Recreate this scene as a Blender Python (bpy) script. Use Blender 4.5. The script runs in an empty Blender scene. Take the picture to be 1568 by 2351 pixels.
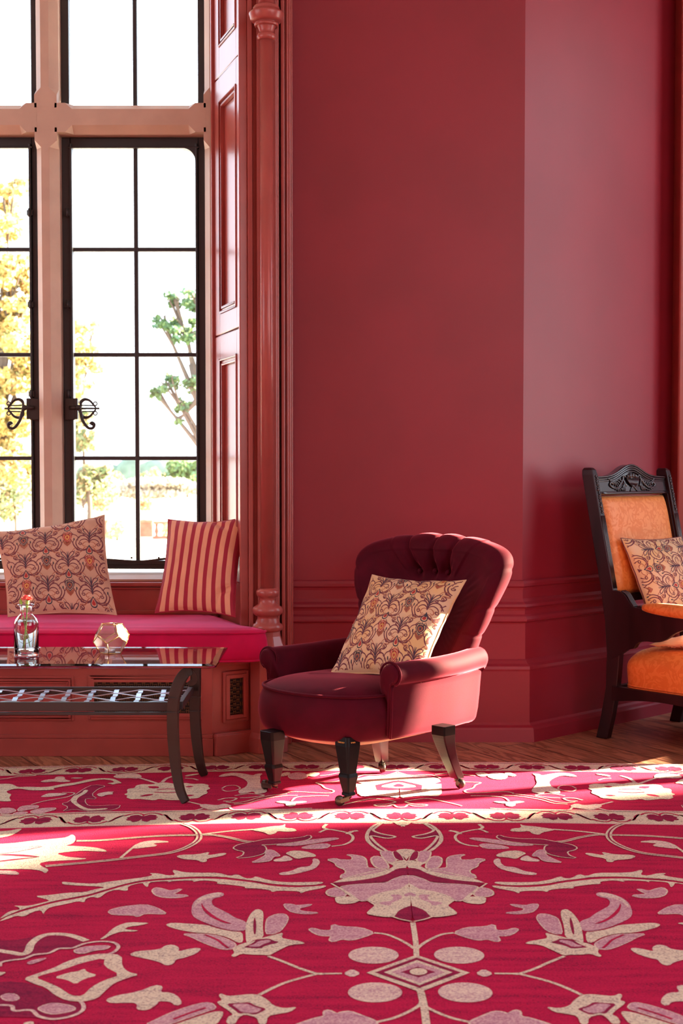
import bpy, bmesh, math, random
from mathutils import Vector, Matrix
R = math.radians
SC = bpy.context.scene
COL = SC.collection
random.seed(7)

# ------------------------------------------------------------------ camera
H = 1.10; FPX = 3265.3; TH = R(2.5); CX = 784.0
CYP = 1090.0 + FPX*math.tan(TH)
ct, st = math.cos(TH), math.sin(TH)
cam = bpy.data.cameras.new('camera'); camo = bpy.data.objects.new('camera', cam); COL.objects.link(camo)
camo.location = (0, 0, H); camo.rotation_euler = (R(90)-TH, 0, 0)
cam.sensor_fit = 'VERTICAL'; cam.sensor_height = 36; cam.sensor_width = 24; cam.lens = 50
cam.shift_y = (CYP-1175.5)/2351.0
cam.clip_end = 2000
cam.dof.use_dof = True; cam.dof.focus_distance = 4.95; cam.dof.aperture_fstop = 6.3
SC.camera = camo

def P(px, py, Y):                       # measured point on the plane at depth Y
    t = (py-CYP)/FPX
    h = Y*(t*ct+st)/(ct-t*st)
    d = Y*ct + h*st
    return Vector(((px-CX)*d/FPX, Y, H-h))
def Fl(px, py, z=0.0):                  # measured point on a level plane
    t = (py-CYP)/FPX
    Y = (H-z)*(ct-t*st)/(t*ct+st)
    d = Y*ct + (H-z)*st
    return Vector(((px-CX)*d/FPX, Y, z))
def PJ(v):
    d = v[1]*ct+(H-v[2])*st; u = (H-v[2])*ct - v[1]*st
    return (CX+FPX*v[0]/d, CYP+FPX*u/d)

# ------------------------------------------------------------------ materials
MATS = {}
def nt(name):
    m = bpy.data.materials.new(name); m.use_nodes = True; MATS[name] = m
    return m, m.node_tree.nodes, m.node_tree.links, m.node_tree.nodes['Principled BSDF']
def setp(b, **k):
    for a, v in k.items():
        b.inputs[a.replace('_', ' ')].default_value = v
def lin(r, g, b):
    f = lambda c: (c/255/12.92) if c/255 <= .04045 else ((c/255+.055)/1.055)**2.4
    return (f(r), f(g), f(b), 1)
def mat(name, col, rough=.5, metal=0, var=0.0, vscale=6, bump=0.0, bscale=200, sheen=0, sheen_tint=None,
        coat=0, col2=None, detail=3, stretch=None, island=None, sheen_rough=.3, spec=.5, distort=0):
    m, n, l, b = nt(name)
    setp(b, Base_Color=col, Roughness=rough, Metallic=metal, Specular_IOR_Level=spec)
    if coat: setp(b, Coat_Weight=coat, Coat_Roughness=.15)
    if sheen:
        setp(b, Sheen_Weight=sheen, Sheen_Roughness=sheen_rough)
        if sheen_tint: b.inputs['Sheen Tint'].default_value = sheen_tint
    tc = n.new('ShaderNodeTexCoord'); mp = n.new('ShaderNodeMapping'); l.new(tc.outputs['Object'], mp.inputs[0])
    if stretch: mp.inputs['Scale'].default_value = stretch
    if var or col2:
        nz = n.new('ShaderNodeTexNoise'); nz.inputs['Scale'].default_value = vscale; nz.inputs['Detail'].default_value = detail
        nz.inputs['Distortion'].default_value = distort
        l.new(mp.outputs[0], nz.inputs[0])
        rp = n.new('ShaderNodeValToRGB')
        c2 = col2 if col2 else tuple(c*(1-var) for c in col[:3])+(1,)
        c1 = col if col2 else tuple(min(1, c*(1+var)) for c in col[:3])+(1,)
        rp.color_ramp.elements[0].color = c2; rp.color_ramp.elements[1].color = c1
        rp.color_ramp.elements[0].position = .38; rp.color_ramp.elements[1].position = .62
        l.new(nz.outputs[0], rp.inputs[0]); l.new(rp.outputs[0], b.inputs['Base Color'])
    if island:
        g = n.new('ShaderNodeNewGeometry'); rp = n.new('ShaderNodeValToRGB')
        cr = rp.color_ramp; cr.interpolation = 'LINEAR'
        while len(cr.elements) < len(island): cr.elements.new(.5)
        for i, c in enumerate(island):
            cr.elements[i].position = i/(len(island)-1); cr.elements[i].color = c
        l.new(g.outputs['Random Per Island'], rp.inputs[0]); l.new(rp.outputs[0], b.inputs['Base Color'])
    if bump:
        nb = n.new('ShaderNodeTexNoise'); nb.inputs['Scale'].default_value = bscale; nb.inputs['Detail'].default_value = 2
        l.new(mp.outputs[0], nb.inputs[0])
        bp = n.new('ShaderNodeBump'); bp.inputs['Strength'].default_value = bump; bp.inputs['Distance'].default_value = .002
        l.new(nb.outputs[0], bp.inputs['Height']); l.new(bp.outputs[0], b.inputs['Normal'])
    return m

# ------------------------------------------------------------------ mesh builder
class MB:
    def __init__(s): s.v = []; s.f = []; s.m = []; s.sm = []
    def add(s, vs, fs, mi=0, smooth=False, M=None):
        o = len(s.v)
        for v in vs:
            v = Vector(v)
            s.v.append(M @ v if M else v)
        for f in fs:
            s.f.append([i+o for i in f]); s.m.append(mi); s.sm.append(smooth)
        return s
    def box(s, a, b, mi=0, M=None):
        x0, y0, z0 = [min(p, q) for p, q in zip(a, b)]; x1, y1, z1 = [max(p, q) for p, q in zip(a, b)]
        vs = [(x0,y0,z0),(x1,y0,z0),(x1,y1,z0),(x0,y1,z0),(x0,y0,z1),(x1,y0,z1),(x1,y1,z1),(x0,y1,z1)]
        fs = [(0,3,2,1),(4,5,6,7),(0,1,5,4),(1,2,6,5),(2,3,7,6),(3,0,4,7)]
        return s.add(vs, fs, mi, False, M)
    def loft(s, rings, closed=True, caps=True, mi=0, smooth=True, loop=False, M=None):
        n = len(rings[0]); vs = [p for r in rings for p in r]; fs = []
        k = len(rings)
        for i in range(k if loop else k-1):
            for j in range(n if closed else n-1):
                a = i*n+j; b = i*n+(j+1) % n; c = ((i+1) % k)*n+(j+1) % n; d = ((i+1) % k)*n+j
                fs.append((a, b, c, d))
        s.add(vs, fs, mi, smooth, M)
        if caps and closed and not loop:
            s.add(rings[0], [tuple(range(n))[::-1]], mi, False, M); s.add(rings[-1], [tuple(range(n))], mi, False, M)
        return s
    def lathe(s, prof, c=(0,0,0), n=32, mi=0, smooth=True, M=None, caps=True, rot=0):
        rings = [[(c[0]+r*math.cos(2*math.pi*k/n+rot), c[1]+r*math.sin(2*math.pi*k/n+rot), c[2]+z) for k in range(n)] for r, z in prof]
        return s.loft(rings, True, caps, mi, smooth, False, M)
    def tube(s, pts, r, n=8, mi=0, closed=False, smooth=True, flat=1.0, up=None, M=None, caps=True):
        pts = [Vector(p) for p in pts]; k = len(pts); rings = []
        rr = r if hasattr(r, '__len__') else [r]*k
        prev = None
        for i in range(k):
            if closed: t = pts[(i+1) % k]-pts[i-1]
            else: t = pts[min(i+1, k-1)]-pts[max(i-1, 0)]
            if t.length < 1e-9: t = Vector((0,0,1))
            t.normalize()
            if up is not None: u = Vector(up); u = (u - t*u.dot(t))
            elif prev is None: u = t.orthogonal()
            else: u = prev - t*prev.dot(t)
            if u.length < 1e-6: u = t.orthogonal()
            u.normalize(); prev = u; w = t.cross(u)
            rings.append([pts[i]+(u*math.cos(a)*flat+w*math.sin(a))*rr[i] for a in [2*math.pi*q/n for q in range(n)]])
        return s.loft(rings, True, caps, mi, smooth, closed, M)
    def bar(s, pts, w, h, up=(0,0,1), mi=0, M=None, closed=False):      # rectangular section: w sideways, h along up
        pts = [Vector(p) for p in pts]; k = len(pts); rings = []
        ww = w if hasattr(w, '__len__') else [w]*k
        hh = h if hasattr(h, '__len__') else [h]*k
        for i in range(k):
            t = (pts[min(i+1, k-1)]-pts[max(i-1, 0)]) if not closed else pts[(i+1) % k]-pts[i-1]
            t.normalize(); u = Vector(up); u = (u-t*u.dot(t)).normalized(); v = t.cross(u)
            a, b = ww[i]/2, hh[i]/2
            rings.append([pts[i]+v*a+u*b, pts[i]-v*a+u*b, pts[i]-v*a-u*b, pts[i]+v*a-u*b])
        return s.loft(rings, True, not closed, mi, False, closed, M)
    def prism(s, poly, z0, z1, mi=0, M=None):                           # plan polygon raised from z0 to z1
        n = len(poly)
        vs = [(p[0], p[1], z0) for p in poly]+[(p[0], p[1], z1) for p in poly]
        fs = [tuple(range(n))[::-1], tuple(range(n, 2*n))]+[(i, (i+1) % n, n+(i+1) % n, n+i) for i in range(n)]
        return s.add(vs, fs, mi, False, M)
    def sphere(s, c, r, n=12, mi=0, M=None, sc=(1,1,1)):
        prof = [(max(1e-4, r*math.sin(math.pi*k/(n//2+2))), -r*math.cos(math.pi*k/(n//2+2))) for k in range(n//2+3)]
        rings = [[(c[0]+q*math.cos(2*math.pi*k/n)*sc[0], c[1]+q*math.sin(2*math.pi*k/n)*sc[1], c[2]+z*sc[2]) for k in range(n)] for q, z in prof]
        return s.loft(rings, True, True, mi, True, False, M)
    def build(s, name, mats, parent=None, bevel=0, seg=2, sub=0, fix=True, angle=35):
        me = bpy.data.meshes.new(name)
        me.from_pydata([tuple(v) for v in s.v], [], s.f); me.validate()
        if not isinstance(mats, (list, tuple)): mats = [mats]
        for m in mats: me.materials.append(MATS[m] if isinstance(m, str) else m)
        if len(me.polygons) == len(s.m):
            me.polygons.foreach_set('material_index', s.m); me.polygons.foreach_set('use_smooth', s.sm)
        if fix:
            bm = bmesh.new(); bm.from_mesh(me); bmesh.ops.remove_doubles(bm, verts=bm.verts, dist=1e-5)
            bmesh.ops.recalc_face_normals(bm, faces=bm.faces); bm.to_mesh(me); bm.free()
        o = bpy.data.objects.new(name, me); COL.objects.link(o)
        if parent: o.parent = parent
        if bevel:
            b = o.modifiers.new('bevel', 'BEVEL'); b.width = bevel; b.segments = seg; b.limit_method = 'ANGLE'; b.angle_limit = R(angle)
        if sub:
            b = o.modifiers.new('sub', 'SUBSURF'); b.levels = sub; b.render_levels = sub
        return o

def thing(name, label, cat, loc=(0,0,0), group=None, rz=0):
    o = bpy.data.objects.new(name, None); COL.objects.link(o); o.location = loc; o.rotation_euler = (0,0,rz)
    o.empty_display_size = .05
    o['label'] = label; o['category'] = cat
    if group: o['group'] = group
    return o
def tag(o, label, cat, group=None, kind=None):
    o['label'] = label; o['category'] = cat
    if group: o['group'] = group
    if kind: o['kind'] = kind
    return o
def struct(o): o['kind'] = 'structure'; return o
def plabel(o, l): o['label'] = l; return o
def copy_tree(o, parent=None):
    c = o.copy(); COL.objects.link(c); c.parent = parent
    for ch in [x for x in bpy.data.objects if x.parent == o]: copy_tree(ch, c)
    return c

def chaikin(p, it=1, closed=True, q=.25):
    for _ in range(it):
        o = []; n = len(p)
        if not closed: o.append(p[0])
        for i in range(n if closed else n-1):
            a = p[i]; b = p[(i+1) % n]
            o.append(tuple(a[k]*(1-q)+b[k]*q for k in range(len(a)))); o.append(tuple(a[k]*q+b[k]*(1-q) for k in range(len(a))))
        if not closed: o.append(p[-1])
        p = o
    return p
def spline(p, n=8, closed=False):
    o = []; k = len(p); p = [Vector(q) for q in p]
    for i in range(k if closed else k-1):
        a = p[i-1] if (closed or i > 0) else p[0]*2-p[1]
        b = p[i]; c = p[(i+1) % k]; d = p[(i+2) % k] if (closed or i+2 < k) else p[-1]*2-p[-2]
        for j in range(n):
            t = j/n
            o.append(.5*((2*b)+(c-a)*t+(2*a-5*b+4*c-d)*t*t+(3*b-a-3*c+d)*t**3))
    if not closed: o.append(p[-1])
    return o
def interp(x, xs, ys):
    if x <= xs[0]: return ys[0]
    for i in range(1, len(xs)):
        if x <= xs[i]:
            t = (x-xs[i-1])/(xs[i]-xs[i-1]); return ys[i-1]*(1-t)+ys[i]*t
    return ys[-1]
def sstep(a, b, x):
    t = max(0, min(1, (x-a)/(b-a))); return t*t*(3-2*t)

# ---- palette (the things' own colours)
mat('wall_paint', (.25,.013,.027,1), .42, var=.05, vscale=3, bump=.05, bscale=60, spec=.5)
mat('trim_paint', (.36,.066,.056,1), .30, var=.06, vscale=8, bump=.10, bscale=25, spec=.45, coat=.08)
mat('plaster', (.16,.06,.07,1), .8)
mat('stone_paint', (.50,.34,.26,1), .5, var=.04, vscale=9, bump=.15, bscale=30)
mat('ceiling_paint', (.60,.55,.54,1), .7)
mat('iron', (.022,.021,.022,1), .42, bump=.25, bscale=90)
mat('bronze_iron', (.028,.016,.012,1), .48, metal=.2, bump=.2, bscale=120)
mat('steel_strap', (.42,.44,.52,1), .35, metal=.9)
mat('black_wood', (.005,.004,.004,1), .35, spec=.25)
mat('velvet', (.070,.0010,.009,1), .75, var=.12, vscale=14, bump=.15, bscale=500, sheen=.5, sheen_tint=(1,.18,.25,1), sheen_rough=.33, spec=.12)
mat('seat_velvet', (.50,.003,.055,1), .8, var=.12, vscale=7, bump=.15, bscale=500, sheen=.7, sheen_tint=(1,.2,.45,1), sheen_rough=.35, spec=.15)
mat('linen', (.50,.40,.26,1), .9, bump=.3, bscale=300)
mat('brass', (.45,.27,.09,1), .3, metal=1)
mat('caster_metal', (.10,.075,.06,1), .35, metal=.8)
# ------------------------------------------------------------------ room shell
def wood_mat():
    m, n, l, b = nt('floor_wood')
    tc = n.new('ShaderNodeTexCoord'); mp = n.new('ShaderNodeMapping'); l.new(tc.outputs['Object'], mp.inputs[0])
    mp.inputs['Rotation'].default_value = (0, 0, R(62))
    br = n.new('ShaderNodeTexBrick'); l.new(mp.outputs[0], br.inputs[0])
    br.inputs['Color1'].default_value = (.50,.22,.12,1); br.inputs['Color2'].default_value = (.36,.15,.085,1)
    br.inputs['Mortar'].default_value = (.03,.012,.008,1); br.inputs['Scale'].default_value = 1
    br.inputs['Mortar Size'].default_value = .003; br.inputs['Brick Width'].default_value = 1.9; br.inputs['Row Height'].default_value = .135
    mp2 = n.new('ShaderNodeMapping'); l.new(mp.outputs[0], mp2.inputs[0]); mp2.inputs['Scale'].default_value = (.35, 3.2, 1)
    wv = n.new('ShaderNodeTexNoise'); wv.inputs['Scale'].default_value = 4; wv.inputs['Detail'].default_value = 4; wv.inputs['Distortion'].default_value = 1.5
    l.new(mp2.outputs[0], wv.inputs[0])
    ml = n.new('ShaderNodeMath'); ml.operation = 'MULTIPLY'; ml.inputs[1].default_value = 34; l.new(wv.outputs[0], ml.inputs[0])
    sn = n.new('ShaderNodeMath'); sn.operation = 'SINE'; l.new(ml.outputs[0], sn.inputs[0])
    rp = n.new('ShaderNodeValToRGB'); rp.color_ramp.elements[0].color = (.55,.48,.45,1); rp.color_ramp.elements[0].position = .25
    rp.color_ramp.elements[1].color = (1,1,1,1); rp.color_ramp.elements[1].position = .8
    ad = n.new('ShaderNodeMath'); ad.operation = 'MULTIPLY_ADD'; ad.inputs[1].default_value = .5; ad.inputs[2].default_value = .5
    l.new(sn.outputs[0], ad.inputs[0]); l.new(ad.outputs[0], rp.inputs[0])
    mx = n.new('ShaderNodeMix'); mx.data_type = 'RGBA'; mx.blend_type = 'MULTIPLY'; mx.inputs[0].default_value = 1
    l.new(br.outputs[0], mx.inputs[6]); l.new(rp.outputs[0], mx.inputs[7]); l.new(mx.outputs[2], b.inputs['Base Color'])
    setp(b, Roughness=.38)
    bp = n.new('ShaderNodeBump'); bp.inputs['Strength'].default_value = .25; bp.inputs['Distance'].default_value = .002
    l.new(rp.outputs[0], bp.inputs['Height']); l.new(bp.outputs[0], b.inputs['Normal'])
wood_mat()
CEIL = 3.95
WY = 5.91; WX = .753              # upper wall face and its outside corner
EX = 3.4                          # east wall face
fl = MB(); fl.box((-5,-1.6,-.06), (EX+.3,7.6,0)); struct(fl.build('floor', 'floor_wood'))
ce = MB(); ce.box((-5,-1.6,CEIL), (EX+.3,7.6,CEIL+.1)); struct(ce.build('ceiling', 'ceiling_paint'))

# back wall with dado: one profile mitred round the outside corner
prof = [(CEIL,0),(.662,0),(.658,.008),(.648,.013),(.636,.013),(.630,.006),(.620,.004),(.585,.004),(.572,.012),(.562,.026),(.552,.030),(.545,.024),
        (.536,.021),(.520,.021),(.512,.030),(.500,.036),(.492,.036),(.486,.026),(.480,.024),(.335,.026),(.328,.034),(.318,.044),(.308,.060),(.296,.062),(.288,.060),
        (.075,.062),(.066,.070),(.058,.088),(.050,.092),(0,.098)]
s2 = math.tan(R(22.5))
def dado(name, pts):
    mb = MB(); rings = []
    rings.append([(x, y, z) for (x, y, z) in pts[0]]); rings.append(pts[1])
    n = len(pts[0])
    mb.add(pts[0]+pts[1], [(i, i+1, n+i+1, n+i) for i in range(n-1)])
    return struct(mb.build(name, 'wall_paint'))
XL = -.215
left = [(XL, WY-d, z) for z, d in prof]
corner = [(WX+s2*d, WY-d, z) for z, d in prof]
s_end = .83
ux = math.sqrt(.5)
right_ = [(WX+s_end+ux*d, WY+s_end-ux*d, z) for z, d in prof]
dado('wall_back', [left, corner])
dado('wall_right', [corner, right_])
# the next face of the bay, turned again, and the side wall with the sunny window
NY = WY+s_end
mb = MB(); mb.box((WX+s_end-.03, NY-.16, 0), (WX+s_end+.05, NY+.1, CEIL)); mb.box((WX+s_end+.05, NY-.10, 0), (WX+s_end+.09, NY+.1, CEIL))
struct(mb.build('trim_4', 'trim_paint', bevel=.008))
mb = MB(); mb.box((WX+s_end+.05, NY+.02, 0), (EX, NY+.2, CEIL)); struct(mb.build('wall_far', 'wall_paint'))
# east wall: opening for the tall window the sun comes through
SZ0, SZ1, SY0, SY1 = .70, 3.75, 5.18, 6.50
QY0, QY1 = -1.2, 2.8
mb = MB()
mb.box((EX, -1.75, 0), (EX+.25, QY0, CEIL)); mb.box((EX, QY1, 0), (EX+.25, SY0, CEIL)); mb.box((EX, SY1, 0), (EX+.25, 7.6, CEIL))
for a, b_, zz_ in ((SY0, SY1, SZ0), (QY0, QY1, 1.3)):
    mb.box((EX, a, 0), (EX+.25, b_, zz_)); mb.box((EX, a, SZ1), (EX+.25, b_, CEIL))
struct(mb.build('wall_east', 'wall_paint'))
for k_, (a, b_) in enumerate(((SY0, SY1), (QY0, QY1))):
    q = MB(); n_ = 2 if k_ == 0 else 5
    for i in range(n_+1):
        y = a+(b_-a)*i/n_; h = .022 if i in (0, n_) else .04; q.box((EX+.08, max(a, y-h), SZ0), (EX+.17, min(b_, y+h), SZ1))
    q.box((EX+.08, a, 2.55), (EX+.17, b_, 2.65)); struct(q.build('window_%d' % (k_+2), 'stone_paint'))
mb = MB(); RX0, RX1 = 1.4, 3.0  # opening for an unseen rear window, added for neutral fill light
mb.box((-5, -1.75, 0), (RX0, -1.6, CEIL)); mb.box((RX1, -1.75, 0), (EX+.25, -1.6, CEIL)); mb.box((RX0, -1.75, 0), (RX1, -1.6, 1.9)); mb.box((RX0, -1.75, 3.5), (RX1, -1.6, CEIL))
struct(mb.build('wall_rear', 'plaster'))
q = MB()
for i in range(3):
    x = RX0+(RX1-RX0)*i/2; h = .025 if i in (0, 2) else .05; q.box((max(RX0, x-h), -1.72, .5), (min(RX1, x+h), -1.63, 3.5))
q.box((RX0, -1.72, 2.5), (RX1, -1.63, 2.6)); struct(q.build('window_4', 'stone_paint'))
mb = MB(); VY0, VY1 = .3, 4.1
mb.box((-5.15, -1.75, 0), (-5, VY0, CEIL)); mb.box((-5.15, VY1, 0), (-5, 6.5, CEIL)); mb.box((-5.15, VY0, 0), (-5, VY1, 1.3)); mb.box((-5.15, VY0, 3.6), (-5, VY1, CEIL))
struct(mb.build('wall_west', 'plaster')); q = MB()
for i in range(6):
    y = VY0+(VY1-VY0)*i/5; h = .025 if i in (0, 5) else .05; q.box((-5.12, max(VY0, y-h), .7), (-5.03, min(VY1, y+h), 3.6))
q.box((-5.12, VY0, 2.6), (-5.03, VY1, 2.7)); struct(q.build('window_5', 'stone_paint'))

# ------------------------------------------------------------------ window bay on the left
SY = 6.20                                    # face of the stonework
GY = 6.30                                    # plane of the iron casements
def zpx(y, Y): return P(784, y, Y).z
def xpx(x, Y, y=700): return P(x, y, Y).x
MW = .097; LW = .632                          # mullion width, light width
MX1 = xpx(108.5, SY)                          # centre of the mullion the photo shows
JX = MX1+MW/2+LW                              # right jamb arris
mull = [MX1, MX1-MW-LW]
LXE = MX1-MW*1.5-2*LW                         # left jamb
Z0 = .640; ZT0 = zpx(303, SY); ZT1 = zpx(236, SY); ZTOP = 3.80; ZF = zpx(1306, GY)
D0, D1 = SY, SY+.16
def chbar(mb, a, b, w, ch0, ch1, axis, cface, inset=.055, tr=.03):
    # a stone bar with stopped chamfers; axis 'z' or 'x'
    def ring(t, c0, c1, dep):
        if axis == 'z':
            return [(cface-w/2, D1, t), (cface-w/2, D0+dep*(c0 > 0), t), (cface-w/2+c0, D0, t), (cface+w/2-c1, D0, t), (cface+w/2, D0+dep*(c1 > 0), t), (cface+w/2, D1, t)]
        return [(t, D1, cface-w/2), (t, D0+dep*(c0 > 0), cface-w/2), (t, D0, cface-w/2+c0), (t, D0, cface+w/2-c1), (t, D0+dep*(c1 > 0), cface+w/2), (t, D1, cface+w/2)]
    e = .0005
    rings = [ring(a, e, e, e), ring(a+inset, e, e, e), ring(a+inset+tr, ch0, ch1, .045), ring(b-inset-tr, ch0, ch1, .045), ring(b-inset, e, e, e), ring(b, e, e, e)]
    mb.loft(rings, True, True, 0, False)
st_ = MB()
for mx in mull:
    chbar(st_, ZF-.02, ZT0+.02, MW, .028, .034, 'z', mx); chbar(st_, ZT1-.02, ZTOP, MW, .028, .034, 'z', mx)
    st_.box((mx-MW/2, D0+.0006, ZT0), (mx+MW/2, D1, ZT1))
jw = .060
for sgn, jx in ((1, JX), (-1, LXE)):
    c = jx+sgn*jw/2
    for za, zb in ((ZF-.02, ZT0+.02), (ZT1-.02, ZTOP)):
        chbar(st_, za, zb, jw, .026 if sgn > 0 else .0005, .0005 if sgn > 0 else .026, 'z', c)
    st_.box((c-jw/2, D0+.0006, ZT0), (c+jw/2, D1, ZT1))
xs = [JX, MX1+MW/2, MX1-MW/2, mull[1]+MW/2, mull[1]-MW/2, LXE]
for i in (0, 2, 4):
    chbar(st_, xs[i+1]-.01, xs[i]+.01, ZT1-ZT0, .030, .026, 'x', (ZT0+ZT1)/2, inset=.045)
st_.box((LXE-.2, SY-.01, ZTOP), (JX+.2, D1, CEIL))
# sill: sloping painted ledge under the casements
st_.loft([[(x, SY+.16, ZF-.015), (x, SY-.015, ZF-.02), (x, SY-.055, ZF-.035), (x, SY-.055, Z0), (x, SY+.16, Z0)] for x in (LXE-.05, JX+.075)], True, True, 0, False)
win = struct(st_.build('window_1', 'stone_paint'))

# glass
def glass_mat(name, tint=(1,1,1,1), rough=.0, refl=.035):
    m, n, l, b = nt(name); n.remove(b)
    out = n['Material Output']; t = n.new('ShaderNodeBsdfTransparent'); g = n.new('ShaderNodeBsdfGlossy'); mx = n.new('ShaderNodeMixShader')
    lw = n.new('ShaderNodeLayerWeight'); lw.inputs[0].default_value = .5; pw = n.new('ShaderNodeMath'); pw.operation = 'POWER'; pw.inputs[1].default_value = 4.5
    l.new(lw.outputs['Facing'], pw.inputs[0]); fr = n.new('ShaderNodeMath'); fr.operation = 'MULTIPLY_ADD'; fr.inputs[1].default_value = .75; fr.inputs[2].default_value = refl; l.new(pw.outputs[0], fr.inputs[0])
    t.inputs[0].default_value = tint; g.inputs['Roughness'].default_value = rough
    l.new(fr.outputs[0], mx.inputs[0]); l.new(t.outputs[0], mx.inputs[1]); l.new(g.outputs[0], mx.inputs[2]); l.new(mx.outputs[0], out.inputs[0])
glass_mat('pane_glass', (.96,.98,.99,1), .01)
glass_mat('clear_glass', (.97,.98,.98,1), .0)
glass_mat('table_glass', (.86,.93,.92,1), .02)

def casement(xa, xb, za, zb, fw, fwb, bars_z, lip, rnd=False):
    root = win
    fr = MB()
    Y0, Y1 = GY, GY+.035
    fr.box((xa, Y0, za), (xa+fw, Y1, zb)); fr.box((xb-fw, Y0, za), (xb, Y1, zb))
    fr.box((xa+fw, Y0, za), (xb-fw, Y1, za+fwb)); fr.box((xa+fw, Y0, zb-fw*1.15), (xb-fw, Y1, zb))
    if lip:      # opening casement stands inside a fixed frame: a second thinner frame
        fr.box((xa+fw, Y0-.018, za+fwb*.6), (xa+fw+.010, Y1, zb-fw*.8)); fr.box((xb-fw-.010, Y0-.018, za+fwb*.6), (xb-fw, Y1, zb-fw*.8))
        fr.box((xa+fw*.8, Y0-.018, zb-fw*1.15-.008), (xb-fw*.8, Y0+.01, zb-fw*1.15)); fr.box((xa+fw*.5, Y0-.018, za+fwb*.55), (xb-fw*.5, Y0+.01, za+fwb+.004))
    f = fr.build('casement', 'iron', root, bevel=.003)
    if rnd:
        c = MB(); rr = .055; cx, cz = xb-fw-.010-rr, zb-fw*1.15-.008-rr
        pts = [(cx+rr+.002, cz), (cx+rr+.002, cz+rr+.002), (cx, cz+rr+.002)]+[(cx+rr*math.sin(a), cz+rr*math.cos(a)) for a in [R(90)*k/10 for k in range(11)]]
        M = Matrix(((1,0,0,0),(0,0,1,0),(0,1,0,0),(0,0,0,1)))
        c.prism(pts, Y0-.016, Y1-.002, M=M); c.build('corner_fillet', 'iron', f)
    xm = (xa+xb)/2+(.006)
    b = MB(); b.box((xm-.009, Y0+.006, za+fwb), (xm+.009, Y1-.004, zb-fw)); b.build('glazing_bar', 'iron', f, bevel=.002)
    for z in bars_z:
        b = MB(); b.box((xa+fw, Y0+.008, z-.0085), (xb-fw, Y1-.006, z+.0085)); b.build('glazing_bar', 'iron', f, bevel=.002)
    zz = [za+fwb]+sorted(bars_z)+[zb-fw]
    for i in range(len(zz)-1):
        for q in ((xa+fw, xm), (xm, xb-fw)):
            g = MB(); g.box((q[0]+.002, Y0+.018, zz[i]+.002), (q[1]-.002, Y0+.021, zz[i+1]-.002)); g.build('pane', 'pane_glass', f)
    return f
lights = [(MX1+MW/2, JX), (mull[1]+MW/2, MX1-MW/2), (LXE, mull[1]-MW/2)]
zb_ = [zpx(1052, GY), zpx(814, GY), zpx(572, GY)]
cs = []
for i, (xa, xb) in enumerate(lights):
    zl = [zb_[0]-(zb_[1]-zb_[0])]
    cs.append(casement(xa, xb, ZF, ZT0, .036, .034, zb_, True, rnd=(i == 0)))
    casement(xa, xb, ZT1, ZTOP, .034, .008, [3.35], False)

# casement handles: ring-shaped iron fasteners with a curled tail
def handle(par, x, z, s):
    hb = MB(); y = GY-.022
    hb.box((x-.020*s, y-.004, z-.050), (x+.022*s, GY, z+.045))
    hb.box((x+.020*s, y-.006, z-.047), (x+.036*s, y+.018, z+.045)); o = hb.build('fastener_plate', 'bronze_iron', par, bevel=.003)
    k = MB(); X = lambda d: x+s*d
    k.lathe([(.0001,0),(.012,0),(.013,.004),(.010,.012),(.0001,.013)], n=20, M=Matrix.Translation((X(.042), y-.01, z+.003)) @ Matrix.Rotation(R(90), 4, 'X'))
    k.tube([(X(.0), y-.008, z+.003), (X(.045), y-.012, z+.003)], .0085, 10)
    curve = spline([(X(.044), y-.014, z+.002), (X(.052), y-.018, z-.02), (X(.062), y-.022, z-.055), (X(.085), y-.024, z-.085), (X(.105), y-.024, z-.086), (X(.112), y-.024, z-.072), (X(.103), y-.024, z-.064), (X(.097), y-.024, z-.072)], 8)
    n = len(curve); k.tube(curve, [interp(i/n, [0,.5,.8,1], [.0075,.006,.0075,.010]) for i in range(n)], 10)
    # openwork heart-shaped back plate
    for sg in (1, -1):
        oc = spline([(X(.050), y-.004, z+sg*.004), (X(.052), y-.004, z+sg*.028), (X(.068), y-.004, z+sg*.040), (X(.090), y-.004, z+sg*.034), (X(.108), y-.004, z+sg*.014), (X(.116), y-.004, z+sg*.004)], 8)
        m_ = len(oc); k.tube(oc, [interp(i/m_, [0,.25,.6,1], [.006,.010,.006,.004]) for i in range(m_)], 8, flat=.6)
        k.tube([(X(.056), y-.004, z+sg*.014), (X(.108), y-.004, z+sg*.013)], .0028, 8)
        k.tube([(X(.114)+.008*math.cos(a), y-.004, z+sg*(.021)+.008*math.sin(a)) for a in [2*math.pi*q/14 for q in range(14)]], .0026, 6, closed=True)
    k.tube([(X(.05), y-.004, z), (X(.132), y-.004, z)], .0042, 8)
    k.build('fastener', 'bronze_iron', o)
zh = zpx(938, GY-.02)
handle(cs[0], xpx(160, GY), zh, 1); handle(cs[1], xpx(80, GY), zh, -1)
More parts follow.
